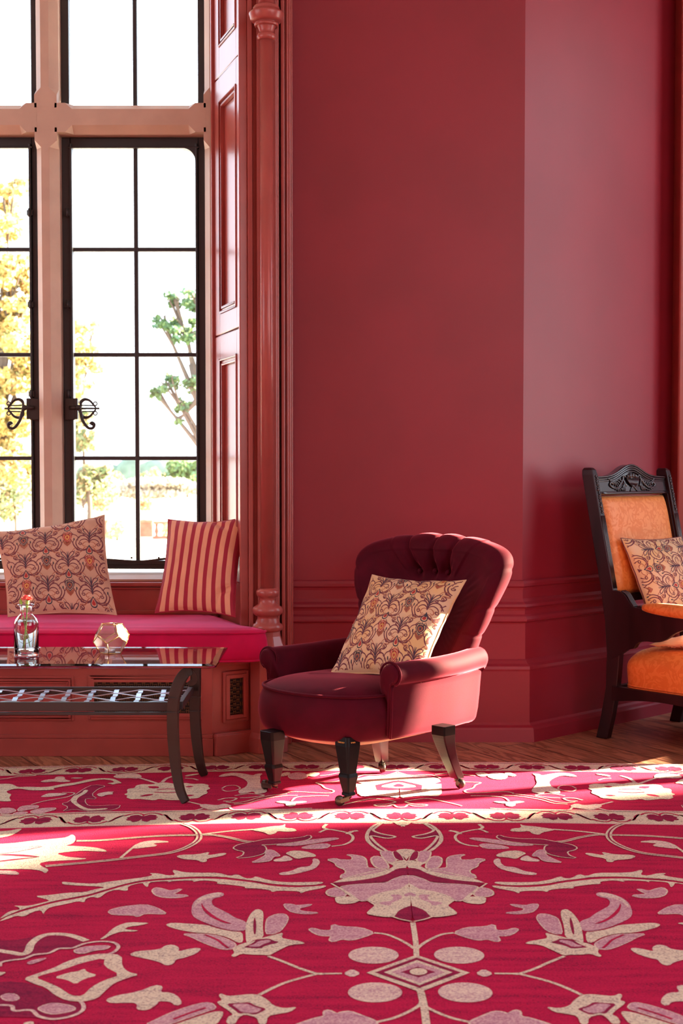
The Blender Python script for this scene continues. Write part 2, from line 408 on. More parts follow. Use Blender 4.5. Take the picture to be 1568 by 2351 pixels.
# stay bars along the bottom rail
for i, c in enumerate(cs[:2]):
    xa, xb = lights[i]; z = ZF+.045; y = GY-.03
    k = MB(); k.bar(spline([(xa+.10, y, z+.004), (xa+.22, y, z-.004), (xa+.34, y-.004, z-.010), (xa+.46, y-.004, z+.002), (xb-.10, y, z-.010)], 6), .010, .007, up=(0,1,0))
    for d in (.14, .30, .42): k.sphere((xa+d, y-.004, z+.006), .005, 8)
    k.box((xb-.13, y-.004, z-.026), (xb-.105, GY, z)); k.tube([(xb-.115, y, z-.01), (xb-.098, y-.005, z+.002), (xb-.092, y-.008, z+.016)], .006, 8)
    k.build('casement_stay', 'bronze_iron', c)
for c, xx in ((cs[0], xpx(157, GY)), (cs[1], xpx(72, GY))):
    for yy in (490, 700, 905):
        k = MB(); z = zpx(yy, GY); k.tube([(xx, GY-.02, z-.018), (xx, GY-.02, z+.018)], .007, 10); k.box((xx-.012, GY-.018, z-.012), (xx+.012, GY, z+.012)); k.build('hinge', 'iron', c)

# outside wall mass round the window, only seen past the glass from other places
mb = MB(); mb.box((-5, SY+.02, 0), (LXE-.02, SY+.3, CEIL)); mb.box((LXE-.02, SY+.10, 0), (JX+.02, SY+.3, Z0)); mb.box((JX+.03, SY+.02, 0), (XL+.02, SY+.3, CEIL))
struct(mb.build('wall_window', 'wall_paint'))

# ------------------------------------------------------------------ panelled reveal (shutter case)
RA = Vector((JX+.058, SY-.01, 0)); RB = Vector((-.372, 5.70, 0))          # back and front of the splay
def reveal(A, B, name, flip=1):
    d = (B-A); L = d.length; d.normalize(); nrm = Vector((d.y, -d.x, 0))*flip
    M = Matrix(((d.x, nrm.x, 0, A.x), (d.y, nrm.y, 0, A.y), (0, 0, 1, 0), (0, 0, 0, 1)))   # local x along, y into the bay, z up
    mb = MB(); mb.box((0, -.06, .36), (L, 0, CEIL), M=M)
    def leaf(z0, z1, pz0, pz1):
        x0, x1 = .022, L-.045
        y = .016
        px0, px1 = x0+.085, x1-.075
        # frame of the leaf around a sunk fielded panel
        mb.box((x0, -.001, z0), (px0, y, z1), M=M); mb.box((px1, -.001, z0), (x1, y, z1), M=M)
        mb.box((px0, -.001, z0), (px1, y, pz0), M=M); mb.box((px0, -.001, pz1), (px1, y, z1), M=M)
        for k, (w, h) in enumerate(((.000, .021), (.010, .013), (.020, .017))):
            a0, a1, b0, b1 = px0+w, px1-w, pz0+w, pz1-w; t = .008
            mb.box((a0, 0, b0), (a0+t, h, b1), M=M); mb.box((a1-t, 0, b0), (a1, h, b1), M=M)
            mb.box((a0+t, 0, b0), (a1-t, h, b0+t), M=M); mb.box((a0+t, 0, b1-t), (a1-t, h, b1), M=M)
    leaf(.66, 1.690, .78, 1.590); leaf(1.697, 2.775, 1.785, 2.675); leaf(2.782, 3.9, 2.90, 3.8)
    mb.box((0, 0, .36), (.016, .028, CEIL), M=M)
    for (a, b, h) in ((L-.038, L-.026, .026), (L-.020, L-.004, .034)): mb.box((a, 0, .36), (b, h, CEIL), M=M)
    o = mb.build(name, 'trim_paint', bevel=.0035, seg=2); return struct(o)
reveal(RA, RB, 'trim_1', 1)
reveal(Vector((LXE-.058, SY-.01, 0)), Vector((LXE-.24, 5.70, 0)), 'trim_2', -1)

# ------------------------------------------------------------------ pilaster strips behind the column
mb = MB()
mb.box((-.372, 5.69, 0), (-.352, 5.95, CEIL)); mb.box((-.352, 5.715, 0), (-.344, 5.95, CEIL))
mb.box((-.36, 5.86, 0), (-.20, 5.95, CEIL))
mb.box((-.336, 5.69, .1), (-.250, 5.9, CEIL)); mb.box((-.330, 5.672, .1), (-.256, 5.7, CEIL))
mb.box((-.243, 5.755, 0), (-.228, 5.95, CEIL)); mb.box((-.228, 5.775, 0), (-.205, 5.95, CEIL)); mb.box((-.222, 5.765, 0), (-.214, 5.9, CEIL))
struct(mb.build('trim_3', 'trim_paint', bevel=.005, seg=3))
# slender column
CC = (-.293, 5.625)
col_ = thing('column', 'slender coral painted column with ring mouldings beside the window bay', 'column', (CC[0], CC[1], 0))
k = .001735
zc = lambda y: zpx(y, CC[1])
b = MB(); b.lathe([(.027, zc(1352)), (.027, zc(90))], n=40); b.lathe([(.031, zc(14)), (.031, CEIL)], n=40); b.build('shaft', 'trim_paint', col_)
cap = [(16,93),(20,91),(21.5,86),(20.5,80),(17,77),(16,76),(17,70),(20.5,62),(21,60),(26,62),(27.5,58),(26.5,54),(22,52),(24,51),(33,50),(36,46),(38,38),(39.5,34),(39,31),(36,29),(32,24),(29,22),(30,19),(27,15),(22,12)]
b = MB(); b.lathe([(r*k, zc(y)) for r, y in cap], n=48); b.build('capital', 'trim_paint', col_)
bas = [(17,1350),(23,1353),(26,1357),(26,1363),(23,1369),(19,1371),(18,1377),(20,1385),(27,1390),(33,1394),(35.5,1400),(34,1407),(29,1412),(23,1415),(24,1421),(27,1426),(28,1430),(33,1433),(35,1439),(34,1445),(28,1449),(20,1450)]
b = MB(); b.lathe([(r*k, zc(y)) for r, y in bas], n=48); b.build('base_moulding', 'trim_paint', col_)
b = MB()
oc = lambda r: [(r*math.cos(R(22.5+45*i)), r*math.sin(R(22.5+45*i))) for i in range(8)]
rings = []
for r, z in ((.052, zc(1446)), (.054, .46), (.074, zc(1490)), (.074, .08), (.080, .07), (.086, .06), (.086, 0)):
    rings.append([(x, y+.012, z) for x, y in oc(r)])
b.loft(rings, True, True, 0, False); b.build('plinth', 'trim_paint', col_, bevel=.003)

# ------------------------------------------------------------------ window seat joinery
def grille_mat():
    m, n, l, b = nt('grille_dark'); setp(b, Base_Color=(.004,.003,.003,1), Roughness=.7)
grille_mat()
FA = Vector((-2.9, 5.53, 0)); FB = Vector((-.505, 5.53, 0)); FC = Vector((-.335, 5.66, 0))
bench = thing('window_bench', 'coral painted panelled window seat box with mesh grilles under the cushion', 'bench', (-1.5, 5.6, 0))
bench.location = (0,0,0)
TOPZ = .372
mb = MB(); mb.prism([(FA.x, FA.y), (FB.x, FB.y), (FC.x, FC.y), (-.37, 5.75), (RA.x-.02, 6.14), (FA.x, 6.14)], .0, TOPZ); mb.build('carcass', 'trim_paint', bench)
mb = MB()
mb.box((FA.x, FA.y-.014, .0), (FB.x+.004, FA.y, .070)); mb.box((FA.x, FA.y-.008, .07), (FB.x+.002, FA.y, .085))
mb.box((FA.x, FA.y-.020, TOPZ-.022), (FB.x+.004, FA.y, TOPZ)); mb.box((FB.x-.05, FB.y-.006, .085), (FB.x+.001, FB.y, TOPZ-.02))
def frame_sq(mb, x0, x1, z0, z1, y, steps, M=None):
    for w, t, h in steps:
        a0, a1, b0, b1 = x0+w, x1-w, z0+w, z1-w
        mb.box((a0, y-h, b0), (a0+t, y, b1), M=M); mb.box((a1-t, y-h, b0), (a1, y, b1), M=M)
        mb.box((a0+t, y-h, b0), (a1-t, y, b0+t), M=M); mb.box((a0+t, y-h, b1-t), (a1-t, y, b1), M=M)
frame_sq(mb, -1.62, -1.045, .138, .315, FA.y, [(0,.010,.004),(.012,.008,.012),(.022,.008,.006)])
frame_sq(mb, -.99, -.545, .145, .315, FA.y, [(0,.010,.010),(.010,.014,.016)])
frame_sq(mb, -2.3, -1.67, .138, .315, FA.y, [(0,.010,.004),(.012,.008,.012),(.022,.008,.006)])
mb.build('panel_moulding', 'trim_paint', bench, bevel=.003)
def grille(x0, x1, z0, z1, y, M=None, par=bench):
    q = MB(); q.box((x0, y-.004, z0), (x1, y+.001, z1), 0, M=M)
    s = .0155; n = int((x1-x0)/s); m_ = int((z1-z0)/s)
    for i in range(n+1):          # woven square wires: stepped zig-zags
        x = x0+i*s
        for j in range(m_+1):
            z = z0+j*s; zt = min(z+s*.62, z1)
            o = .25*s if (i+j) % 2 else -.25*s
            q.box((x+o-.0011, y-.008, z), (x+o+.0011, y-.0055, min(z+s, z1)), 1, M=M)
            if x+s < x1: q.box((x, y-.009, z+s*.5-.0011+o*.6), (x+s*.9, y-.0065, z+s*.5+.0011+o*.6), 1, M=M)
    return q.build('grille', ['grille_dark', 'brass_dull'], par)
mat('brass_dull', (.18,.10,.045,1), .45, metal=.7)
grille(-.966, -.569, .169, .291, FA.y-.001)
d = (FC-FB); L = d.length; d.normalize(); nn = Vector((d.y, -d.x, 0))
Mp = Matrix(((d.x, -nn.x, 0, FB.x), (d.y, -nn.y, 0, FB.y), (0,0,1,0), (0,0,0,1)))
mb = MB()
frame_sq(mb, .045, .165, .125, .325, 0, [(0,.012,.010),(.012,.016,.014)], M=Mp)
mb.box((.0, -.030, 0), (L-.004, 0, .082), M=Mp); mb.box((.004, -.026, .08), (L-.008, 0, .088), M=Mp)
mb.box((.0, -.016, TOPZ-.02), (L, 0, TOPZ), M=Mp)
mb.build('panel_moulding', 'trim_paint', bench, bevel=.003)
grille(.075, .137, .155, .297, -.001, M=Mp)
# panelling between seat and sill
mb = MB(); yb = 6.145
mb.box((LXE-.06, yb, TOPZ), (JX+.055, SY+.1, Z0)); mb.box((LXE-.06, yb-.022, Z0-.022), (JX+.055, yb, Z0-.004)); mb.box((LXE-.06, yb-.012, Z0-.036), (JX+.055, yb, Z0-.026))
mb.box((LXE-.06, yb-.014, .495), (JX+.055, yb, .515)); mb.box((LXE-.06, yb-.022, .40), (JX+.055, yb, .49))
struct(mb.build('trim_5', 'trim_paint', bevel=.004))
def settle(root, loc):
    loc = Vector(loc); root.location = loc
    for ch in [x for x in bpy.data.objects if x.parent == root]: ch.location = Vector(ch.location)-loc
settle(bench, (-1.5, 5.8, 0))
# ------------------------------------------------------------------ carpet: woven motifs as inlaid pile
def pile(name, base, dark, light, fleck=.5):
    m, n, l, b = nt(name)
    tc = n.new('ShaderNodeTexCoord')
    nz = n.new('ShaderNodeTexNoise'); nz.inputs['Scale'].default_value = 210; nz.inputs['Detail'].default_value = 2; l.new(tc.outputs['Object'], nz.inputs[0])
    mp = n.new('ShaderNodeMapping'); mp.inputs['Scale'].default_value = (1, 7, 1); l.new(tc.outputs['Object'], mp.inputs[0])
    nb = n.new('ShaderNodeTexNoise'); nb.inputs['Scale'].default_value = 5; nb.inputs['Detail'].default_value = 5; l.new(mp.outputs[0], nb.inputs[0])
    rp = n.new('ShaderNodeValToRGB'); e = rp.color_ramp.elements
    e[0].position = .36; e[0].color = dark; e[1].position = .60; e[1].color = light
    q = e.new(.47); q.color = base
    mxv = n.new('ShaderNodeMath'); mxv.operation = 'MULTIPLY_ADD'; mxv.inputs[1].default_value = fleck; l.new(nz.outputs[0], mxv.inputs[0])
    m2 = n.new('ShaderNodeMath'); m2.operation = 'MULTIPLY'; m2.inputs[1].default_value = 1-fleck; l.new(nb.outputs[0], m2.inputs[0])
    l.new(m2.outputs[0], mxv.inputs[2]); l.new(mxv.outputs[0], rp.inputs[0]); l.new(rp.outputs[0], b.inputs['Base Color'])
    setp(b, Roughness=.95, Specular_IOR_Level=.1, Sheen_Weight=.15, Sheen_Roughness=.5)
    b.inputs['Sheen Tint'].default_value = tuple(min(1, c*1.4+.1) for c in light[:3])+(1,)
    vz = n.new('ShaderNodeTexNoise'); vz.inputs['Scale'].default_value = 320; vz.inputs['Detail'].default_value = 1; l.new(tc.outputs['Object'], vz.inputs[0])
    bp = n.new('ShaderNodeBump'); bp.inputs['Strength'].default_value = .55; bp.inputs['Distance'].default_value = .003
    l.new(vz.outputs[0], bp.inputs['Height']); l.new(bp.outputs[0], b.inputs['Normal'])
pile('pile_red', (.41,.004,.050,1), (.17,.003,.034,1), (.52,.007,.062,1), .55)
pile('pile_dark', (.23,.006,.045,1), (.14,.004,.035,1), (.30,.01,.055,1), .5)
pile('pile_cream', (.64,.51,.37,1), (.36,.22,.21,1), (.76,.63,.47,1), .75)
pile('pile_mauve', (.50,.24,.29,1), (.38,.15,.21,1), (.64,.40,.40,1), .75)
pile('pile_mix', (.62,.42,.38,1), (.46,.22,.26,1), (.78,.62,.48,1), .7)
CI = {'r': 0, 'd': 1, 'c': 2, 'm': 3, 'x': 4}
CMATS = ['pile_red', 'pile_dark', 'pile_cream', 'pile_mauve', 'pile_mix']
CZ = .010
# carpet axis of symmetry measured down the medallions
axs = [Fl(x, y, CZ) for x, y in ((914.7,1805), (925,1873), (931,1974), (945,2094), (949.5,2135), (961,2235))]
mxY = sum(a.y for a in axs)/6; mxX = sum(a.x for a in axs)/6
ak = sum((a.y-mxY)*(a.x-mxX) for a in axs)/sum((a.y-mxY)**2 for a in axs)
AX = lambda Y: mxX+ak*(Y-mxY)
CROPS = {'A': (0,1740,4.9), 'B': (240,1740,4.9), 'C': (500,1740,4.9), 'D': (780,1740,4.9), 'G': (0,1880,3.92), 'H': (370,1880,3.92),
         'I': (700,1880,3.92), 'K': (0,2080,3.92), 'L': (360,2020,3.92), 'M': (690,2090,5.058)}
cb = MB(); LAY = [0]; CNT = [0]
def zlay(lay):
    CNT[0] += 1; return CZ+.0003+.0004*lay+CNT[0]*2e-6
def cpt(c, p):
    x0, y0, s = CROPS[c]; v = Fl(x0+p[0]/s, y0+p[1]/s, CZ); return (v.x, v.y)
def emit(pts, col, mirror=True, lay=None):
    n = len(pts); z = zlay(lay or 0)
    cb.add([(x, y, z) for x, y in pts], [tuple(range(n))], CI[col])
    z = zlay(lay or 0)
    if mirror: cb.add([(2*AX(y)-x, y, z) for x, y in pts], [tuple(range(n))], CI[col])
def line_w(pts, w, col, mirror=True, lay=None, closed=False):
    p = [Vector((a, b, 0)) for a, b in pts]; n = len(p); L_, R_ = [], []
    for i in range(n):
        t = (p[(i+1) % n]-p[i-1]) if closed else (p[min(i+1, n-1)]-p[max(i-1, 0)])
        if t.length < 1e-9: t = Vector((1,0,0))
        t.normalize(); q = Vector((-t.y, t.x, 0))*w/2
        L_.append(p[i]+q); R_.append(p[i]-q)
    for mi in ((0, 1) if mirror else (0,)):
        z = zlay(lay or 0)
        f = (lambda v: (2*AX(v.y)-v.x, v.y, z)) if mi else (lambda v: (v.x, v.y, z))
        vs = [f(v) for v in L_]+[f(v) for v in R_]
        cb.add(vs, [(i, (i+1) % n, n+(i+1) % n, n+i) for i in range(n if closed else n-1)], CI[col])
def shp(c, col, pts, outline=None, ow=.006, mirror=True, sm=1, lay=0):
    w = [cpt(c, p) for p in pts]
    if sm: w = chaikin(w, sm, True, .22)
    if outline:
        line_w(w, ow*2, outline, mirror, lay, closed=True)
    emit(w, col, mirror, lay+.5)
def ln(c, col, pts, w=.010, mirror=True, lay=0, sm=True, inner=None):
    q = [cpt(c, p) for p in pts]
    if sm and len(q) > 2: q = [(v[0], v[1]) for v in spline([(a, b, 0) for a, b in q], 5)]
    line_w(q, w, col, mirror, lay)
    if inner: line_w(q, inner[1], inner[0], mirror, lay+.5)
def ell(c, col, cx, cy, rx, ry, mirror=True, lay=0, outline=None):
    pts = [(cx+rx*math.cos(2*math.pi*k/40), cy+ry*math.sin(2*math.pi*k/40)) for k in range(40)]
    shp(c, col, pts, outline, .003, mirror, 0, lay)
# --- ground: edges follow the slight bow of the laid carpet
def dY(X):
    return -.075*max(0, min(1.6, (-.25-X)/.85))**1.2 if X < -.25 else (-.035*min(2, (X-.6)/.6) if X > .6 else 0)
YF = Fl(920, 1749.5, CZ).y
N = 60; XA, XB = -2.1, 2.0; YN = 2.2
xsn = [XA+(XB-XA)*i/N for i in range(N+1)]
base = MB()
def strip(mbx, ya, yb, z, mi, z2=None):
    vs = []
    for x in xsn: vs += [(x, ya(x), z), (x, yb(x), z)]
    mbx.add(vs, [(2*i, 2*i+1, 2*i+3, 2*i+2) for i in range(N)], mi)
strip(cb, lambda x: YN, lambda x: YF+dY(x), CZ, 0)
strip(cb, lambda x: YF+dY(x), lambda x: YF+dY(x), CZ, 0)
vs = []
for x in xsn: vs += [(x, YF+dY(x), CZ), (x, YF+dY(x)+.002, .0008)]
cb.add(vs, [(2*i, 2*i+1, 2*i+3, 2*i+2) for i in range(N)], 2)
cb.add([(XA,YN,.0008),(XB,YN,.0008),(XB,YN,CZ),(XA,YN,CZ)], [(0,1,2,3)], 0)
for X in (XA, XB): cb.add([(X,YN,.0008),(X,YF+dY(X),.0008),(X,YF+dY(X),CZ),(X,YN,CZ)], [(0,1,2,3)], 0)
Lc = lambda lay: CZ+.0001+.00018*lay+CNT[0]*2e-6
def hstrip(y0, y1, col, lay, amp=1.0):         # between distances, both measured at the axis
    CNT[0] += 3
    strip(cb, lambda x: y1+amp*dY(x), lambda x: y0+amp*dY(x), Lc(lay), CI[col])
def gY(y): return Fl(925, y, CZ).y
hstrip(YF-.002, YF-.016, 'x', 0); hstrip(YF-.020, YF-.024, 'c', 0)
SO0, SO1 = gY(1752.5), gY(1769.5)
SI0, SI1 = gY(1860.3), gY(1887.5)
hstrip(SO0, SO1, 'c', 0); hstrip(SI0, SI1, 'c', 0)
hstrip(SO0+.006, SO0+.002, 'd', 0); hstrip(SI1-.001, SI1-.010, 'x', 0); hstrip(SI0+.018, SI0+.006, 'x', 0); hstrip(SO1-.001, SO1-.010, 'd', 0)
# guard-stripe motif in units: u along (crop px /4.9 at the inner stripe), v 0..1 across
mpp = (Fl(926, 1874, CZ).x-Fl(925, 1874, CZ).x)/4.9
flower = [(0,.47),(12,.27),(45,.22),(75,.18),(98,.24),(108,.32),(150,.32),(175,.40),(150,.46),(182,.56),(140,.62),(152,.70),(105,.76),(60,.78),(35,.70),(12,.66)]
flower = flower+[(-a, b) for a, b in flower[::-1]][:-1]
def stripe(Y0, Y1, period, centre, first_up, amp):
    nmin = int((XA-centre)/period)+1; nmax = int((XB-centre)/period)-1
    def put(pts, col, lay):
        out = []
        for u, v in pts:
            out.append((u, Y0+(Y1-Y0)*v+amp*dY(u)))
        emit(out, col, False, lay)
    for k in range(nmin, nmax+1):
        cx = centre+k*period; up = ((k % 2) == 0) == first_up
        F = (lambda v: v) if up else (lambda v: 1-v)
        put(chaikin([(cx+u*mpp, F(v)) for u, v in flower], 1, True, .22), 'd', 1)
        pt = [(cx+u*mpp, F(v)) for u, v in [(0,.62),(14,.74),(0,.80),(-14,.74)]]; put(pt, 'r', 2)
        # thin red arc cupping each flower, thick slanting link to the next
        arc = [(-215,.70),(-150,.86),(-70,.90),(-14,.80),(0,.76),(14,.80),(70,.90),(150,.86),(215,.70)]
        q = [(cx+u*mpp, Y0+(Y1-Y0)*F(v)+amp*dY(cx+u*mpp)) for u, v in arc]
        q = [(v[0], v[1]) for v in spline([(a, b, 0) for a, b in q], 4)]
        line_w(q, .0075, 'r', False, 1.5)
        a = 205*mpp; h = period/2/mpp-290+290
        c2 = cx+period/2
        v0, v1 = (.78, .22) if up else (.22, .78)
        put(chaikin([(c2-85*mpp, v0), (c2-30*mpp, v0-.05 if up else v0+.05), (c2+10*mpp, .5), (c2+45*mpp, v1+.02), (c2+85*mpp, v1), (c2+30*mpp, v1+(.05 if up else -.05)), (c2-28*mpp, .5), (c2-40*mpp, v0-.03 if up else v0+.03)], 1, True, .2), 'r', 1.5)
axI = AX(gY(1874)); per = (Fl(1044,1874,CZ).x-Fl(806.5,1874,CZ).x)/2
stripe(SI0, SI1, per, axI, True, 1.0)
stripe(SO0, SO1, (Fl(1279,1761,CZ).x-Fl(659,1761,CZ).x)/6, AX(gY(1761)), True, 1.0)

# --- centre medallion (crop I)
shp('I','c',[(665,35),(600,65),(555,110),(537,160),(548,205),(600,250),(650,285),(690,300),(718,300),(665,270),(615,235),(580,190),(573,150),(590,110),(630,65),(692,38)])
shp('I','d',[(690,40),(632,68),(592,110),(576,150),(582,190),(617,232),(668,270),(720,300),(738,292),(690,258),(640,218),(612,185),(600,150),(612,110),(650,75),(700,46)], lay=0)
shp('I','d',[(598,115),(640,118),(700,135),(815,162),(740,180),(620,168),(598,152)], lay=0)
ln('I','c',[(688,44),(640,80),(615,108),(690,138),(812,162),(740,178),(598,156),(620,200),(670,245),(742,296)], .009, lay=1)
shp('I','c',[(760,22),(790,30),(830,55),(900,74),(903,22)], lay=0, sm=0)
shp('I','x',[(670,26),(780,26),(800,44),(700,50)], lay=0)
shp('I','c',[(720,395),(830,385),(918,370),(918,448),(860,452),(820,465),(770,490),(700,515),(600,540),(480,560),(330,585),(270,575),(235,588),(330,545),(450,530),(600,500),(700,470),(760,455),(800,430),(780,415)], lay=1)
shp('I','c',[(820,290),(850,280),(918,276),(918,376),(890,350)], sm=0, lay=2)
shp('I','d',[(790,298),(830,300),(865,335),(892,378),(850,380),(808,355)], 'c', .003, lay=2)
shp('I','m',[(682,296),(780,296),(796,345),(825,382),(775,398),(722,375),(692,330)], 'c', .004, lay=2)
shp('I','m',[(200,372),(270,360),(300,372),(360,375),(430,375),(432,345),(370,325),(450,330),(520,345),(548,370),(553,420),(560,445),(640,452),(740,458),(700,480),(560,510),(430,530),(325,545),(332,510),(372,495),(370,465),(292,435),(275,400)], 'c', .004, lay=2)
ln('I','c',[(370,538),(500,505),(620,478),(740,462)], .006, lay=3)
shp('I','m',[(600,360),(640,340),(690,355),(730,400),(752,450),(700,458),(640,440),(608,400)], 'c', .005, lay=3)
shp('I','d',[(262,582),(500,560),(680,530),(770,490),(830,455),(922,446),(926,514),(850,520),(790,545),(740,575),(600,585),(420,595),(320,612),(262,592)], lay=3)
shp('I','m',[(325,615),(450,597),(600,590),(740,582),(800,547),(880,520),(927,514),(936,600),(900,610),(850,640),(780,650),(700,665),(600,710),(550,745),(500,748),(440,700),(370,655),(330,628)], 'c', .003, lay=3)
shp('I','m',[(195,665),(220,640),(300,620),(340,640),(375,702),(260,708),(205,690)], 'c', .004, lay=2)
shp('I','c',[(265,710),(375,705),(440,705),(492,747),(430,768),(330,775),(280,760)], lay=2)
ln('I','c',[(235,588),(275,612),(330,640),(400,692),(492,747)], .006, lay=4, sm=False)
shp('I','c',[(936,590),(905,605),(870,640),(790,650),(690,670),(600,700),(550,740),(590,765),(630,790),(590,820),(548,862),(620,880),(740,895),(810,890),(840,835),(930,797),(956,793)], lay=4)
shp('I','m',[(760,695),(850,690),(880,710),(850,740),(780,765),(770,795),(665,775),(680,760),(780,750),(800,720)], lay=5)
shp('I','m',[(890,690),(945,670),(947,702),(905,712)], lay=5)
shp('I','d',[(800,895),(850,832),(930,798),(957,794),(964,932),(880,918)], lay=5)
ln('I','c',[(780,888),(860,915),(964,936)], .006, lay=6)
ln('M','c',[(1303,145),(1322,260),(1340,400),(1346,540)], .013, False)
ln('I','c',[(240,250),(350,235),(420,200),(430,160),(385,130),(300,110),(200,98),(130,125)], .009)
ln('I','c',[(215,100),(168,80),(195,50)], .011); ln('I','c',[(380,140),(420,118),(475,108)], .014)
# lower medallion (crop M)
shp('M','m',[(100,225),(140,212),(240,240),(370,240),(368,165),(460,195),(700,205),(855,265),(740,310),(590,355),(480,335),(375,370),(338,352),(368,300),(240,300),(160,270)], 'x', .004)
ln('M','c',[(855,265),(1000,285),(1150,345),(1250,400),(1320,450)], .009)
ell('M','x',847,527,292,98); ell('M','x',865,960,315,115)
shp('M','x',[(490,740),(600,685),(705,740),(600,785)], sm=1)
ln('M','c',[(480,738),(300,740),(180,738)], .009)
ln('L','c',[(1005,690),(1150,745),(1300,805),(1440,848),(1500,850)], .0095); ln('L','c',[(920,1040),(1060,970),(1200,915),(1440,850)], .0095)
def dia(col, l, t, b, lay):
    pts = [l, (1346+(t-540)*.116, t), (1396+(b-950)*.116+2, b)]; shp('M', col, pts, sm=0, lay=lay)
dia('c', (765,733), 525, 962, 1); dia('r', (868,733), 560, 915, 2); dia('d', (868,733), 560, 915, 3)
dia('c', (968,735), 592, 888, 4); dia('m', (1055,735), 622, 862, 5); dia('d', (1165,735), 672, 800, 6)
ell('M','c',1369,735,103,40, False, 8)
shp('M','c',[(1300,550),(1346,500),(1375,500),(1375,560)], sm=0, lay=1); shp('M','c',[(1340,945),(1400,1000),(1402,940)], sm=0, lay=1)
ln('M','c',[(1396,950),(1422,1060),(1440,1160),(1460,1320),(1480,1500)], .016, False)
ln('M','c',[(1400,1060),(1390,1095),(1300,1160),(1100,1250),(880,1305)], .009)
shp('M','m',[(-60,1345),(0,1320),(180,1260),(290,1240),(282,1180),(320,1165),(420,1215),(480,1190),(570,1180),(700,1230),(860,1290),(885,1330),(700,1420),(300,1440),(-60,1400)], 'x', .005)
# tulip sprays (crop L)
shp('L','m',[(590,122),(540,118),(440,140),(370,175),(330,220),(320,300),(350,345),(450,390),(560,430),(700,462),(792,460),(798,400),(780,375),(700,350),(640,310),(560,270),(500,240),(480,200),(500,170),(560,158),(595,142)], 'm', .003)
shp('L','x',[(590,122),(540,118),(440,140),(370,175),(335,220),(335,260),(380,210),(430,180),(500,165),(560,155)], lay=1)
shp('L','r',[(403,210),(420,250),(480,305),(560,360),(690,408),(600,395),(500,350),(425,292),(400,240)], lay=2)
shp('L','c',[(80,405),(140,390),(300,400),(450,410),(560,447),(700,472),(772,475),(778,565),(730,572),(640,522),(500,488),(330,480),(180,450),(100,425)])
shp('L','m',[(230,490),(330,490),(500,497),(620,532),(712,580),(690,625),(600,632),(500,600),(400,560),(320,520)], 'x', .003)
ln('L','r',[(430,500),(540,545),(600,590),(645,622)], .007, lay=2)
shp('L','c',[(803,568),(797,440),(810,370),(850,300),(900,265),(952,280),(962,330),(952,420),(964,525),(880,545),(830,570)])
shp('L','d',[(880,335),(897,400),(890,500),(872,495),(866,400)], lay=2)
shp('L','m',[(985,490),(985,400),(1000,345),(1080,312),(1150,310),(1182,345),(1160,400),(1110,465),(1040,492)], 'x', .003)
shp('L','c',[(665,692),(700,660),(678,625),(760,580),(870,560),(960,525),(1060,500),(1140,480),(1120,530),(1200,545),(1300,560),(1340,582),(1200,590),(1100,640),(1010,688),(960,682),(850,680),(760,670),(700,702)], lay=1)
shp('L','d',[(780,616),(860,580),(900,545),(1010,535),(1050,555),(1110,570),(980,600),(930,628),(800,618)], lay=2)
shp('L','m',[(812,607),(880,590),(910,562),(1000,547),(1035,562),(960,588),(915,614)], lay=3)
shp('L','c',[(555,1050),(575,1028),(640,1055),(740,1045),(840,1035),(920,1042),(1000,1090),(1050,1140),(1150,1165),(1268,1148),(1200,1197),(1100,1212),(1000,1232),(985,1310),(920,1310),(900,1245),(790,1218),(740,1245),(700,1310),(620,1300),(640,1240),(690,1220),(640,1180),(560,1130),(540,1105),(590,1090)], lay=1)
shp('L','d',[(618,1123),(760,1116),(830,1108),(890,1143),(992,1170),(940,1200),(880,1226),(800,1206),(740,1216),(700,1180)], lay=2)
shp('L','m',[(670,1133),(800,1122),(880,1155),(955,1176),(880,1213),(760,1203),(720,1165)], lay=3)
shp('L','m',[(-100,1310),(0,1262),(120,1205),(300,1142),(440,1108),(500,1120),(532,1160),(440,1190),(300,1238),(150,1290),(0,1340)], 'x', .003)
ln('L','r',[(150,1262),(300,1205),(440,1160)], .007, lay=2)
shp('L','c',[(100,1330),(350,1242),(500,1195),(590,1187),(602,1215),(540,1310),(300,1420)])
shp('L','m',[(1140,220),(1200,220),(1260,235),(1400,220),(1370,240),(1270,262),(1300,285),(1475,300),(1360,314),(1220,300),(1160,260)], 'x', .002)
shp('H','m',[(-80,650),(-50,622),(0,630),(80,655),(188,630),(150,658),(95,682),(258,692),(160,715),(20,712),(-50,690)], 'x', .004)
shp('G','m',[(975,845),(1000,820),(1100,795),(1300,773),(1400,800),(1490,850),(1480,862),(1300,855),(1240,887),(1200,870),(1020,868)], 'x', .003)
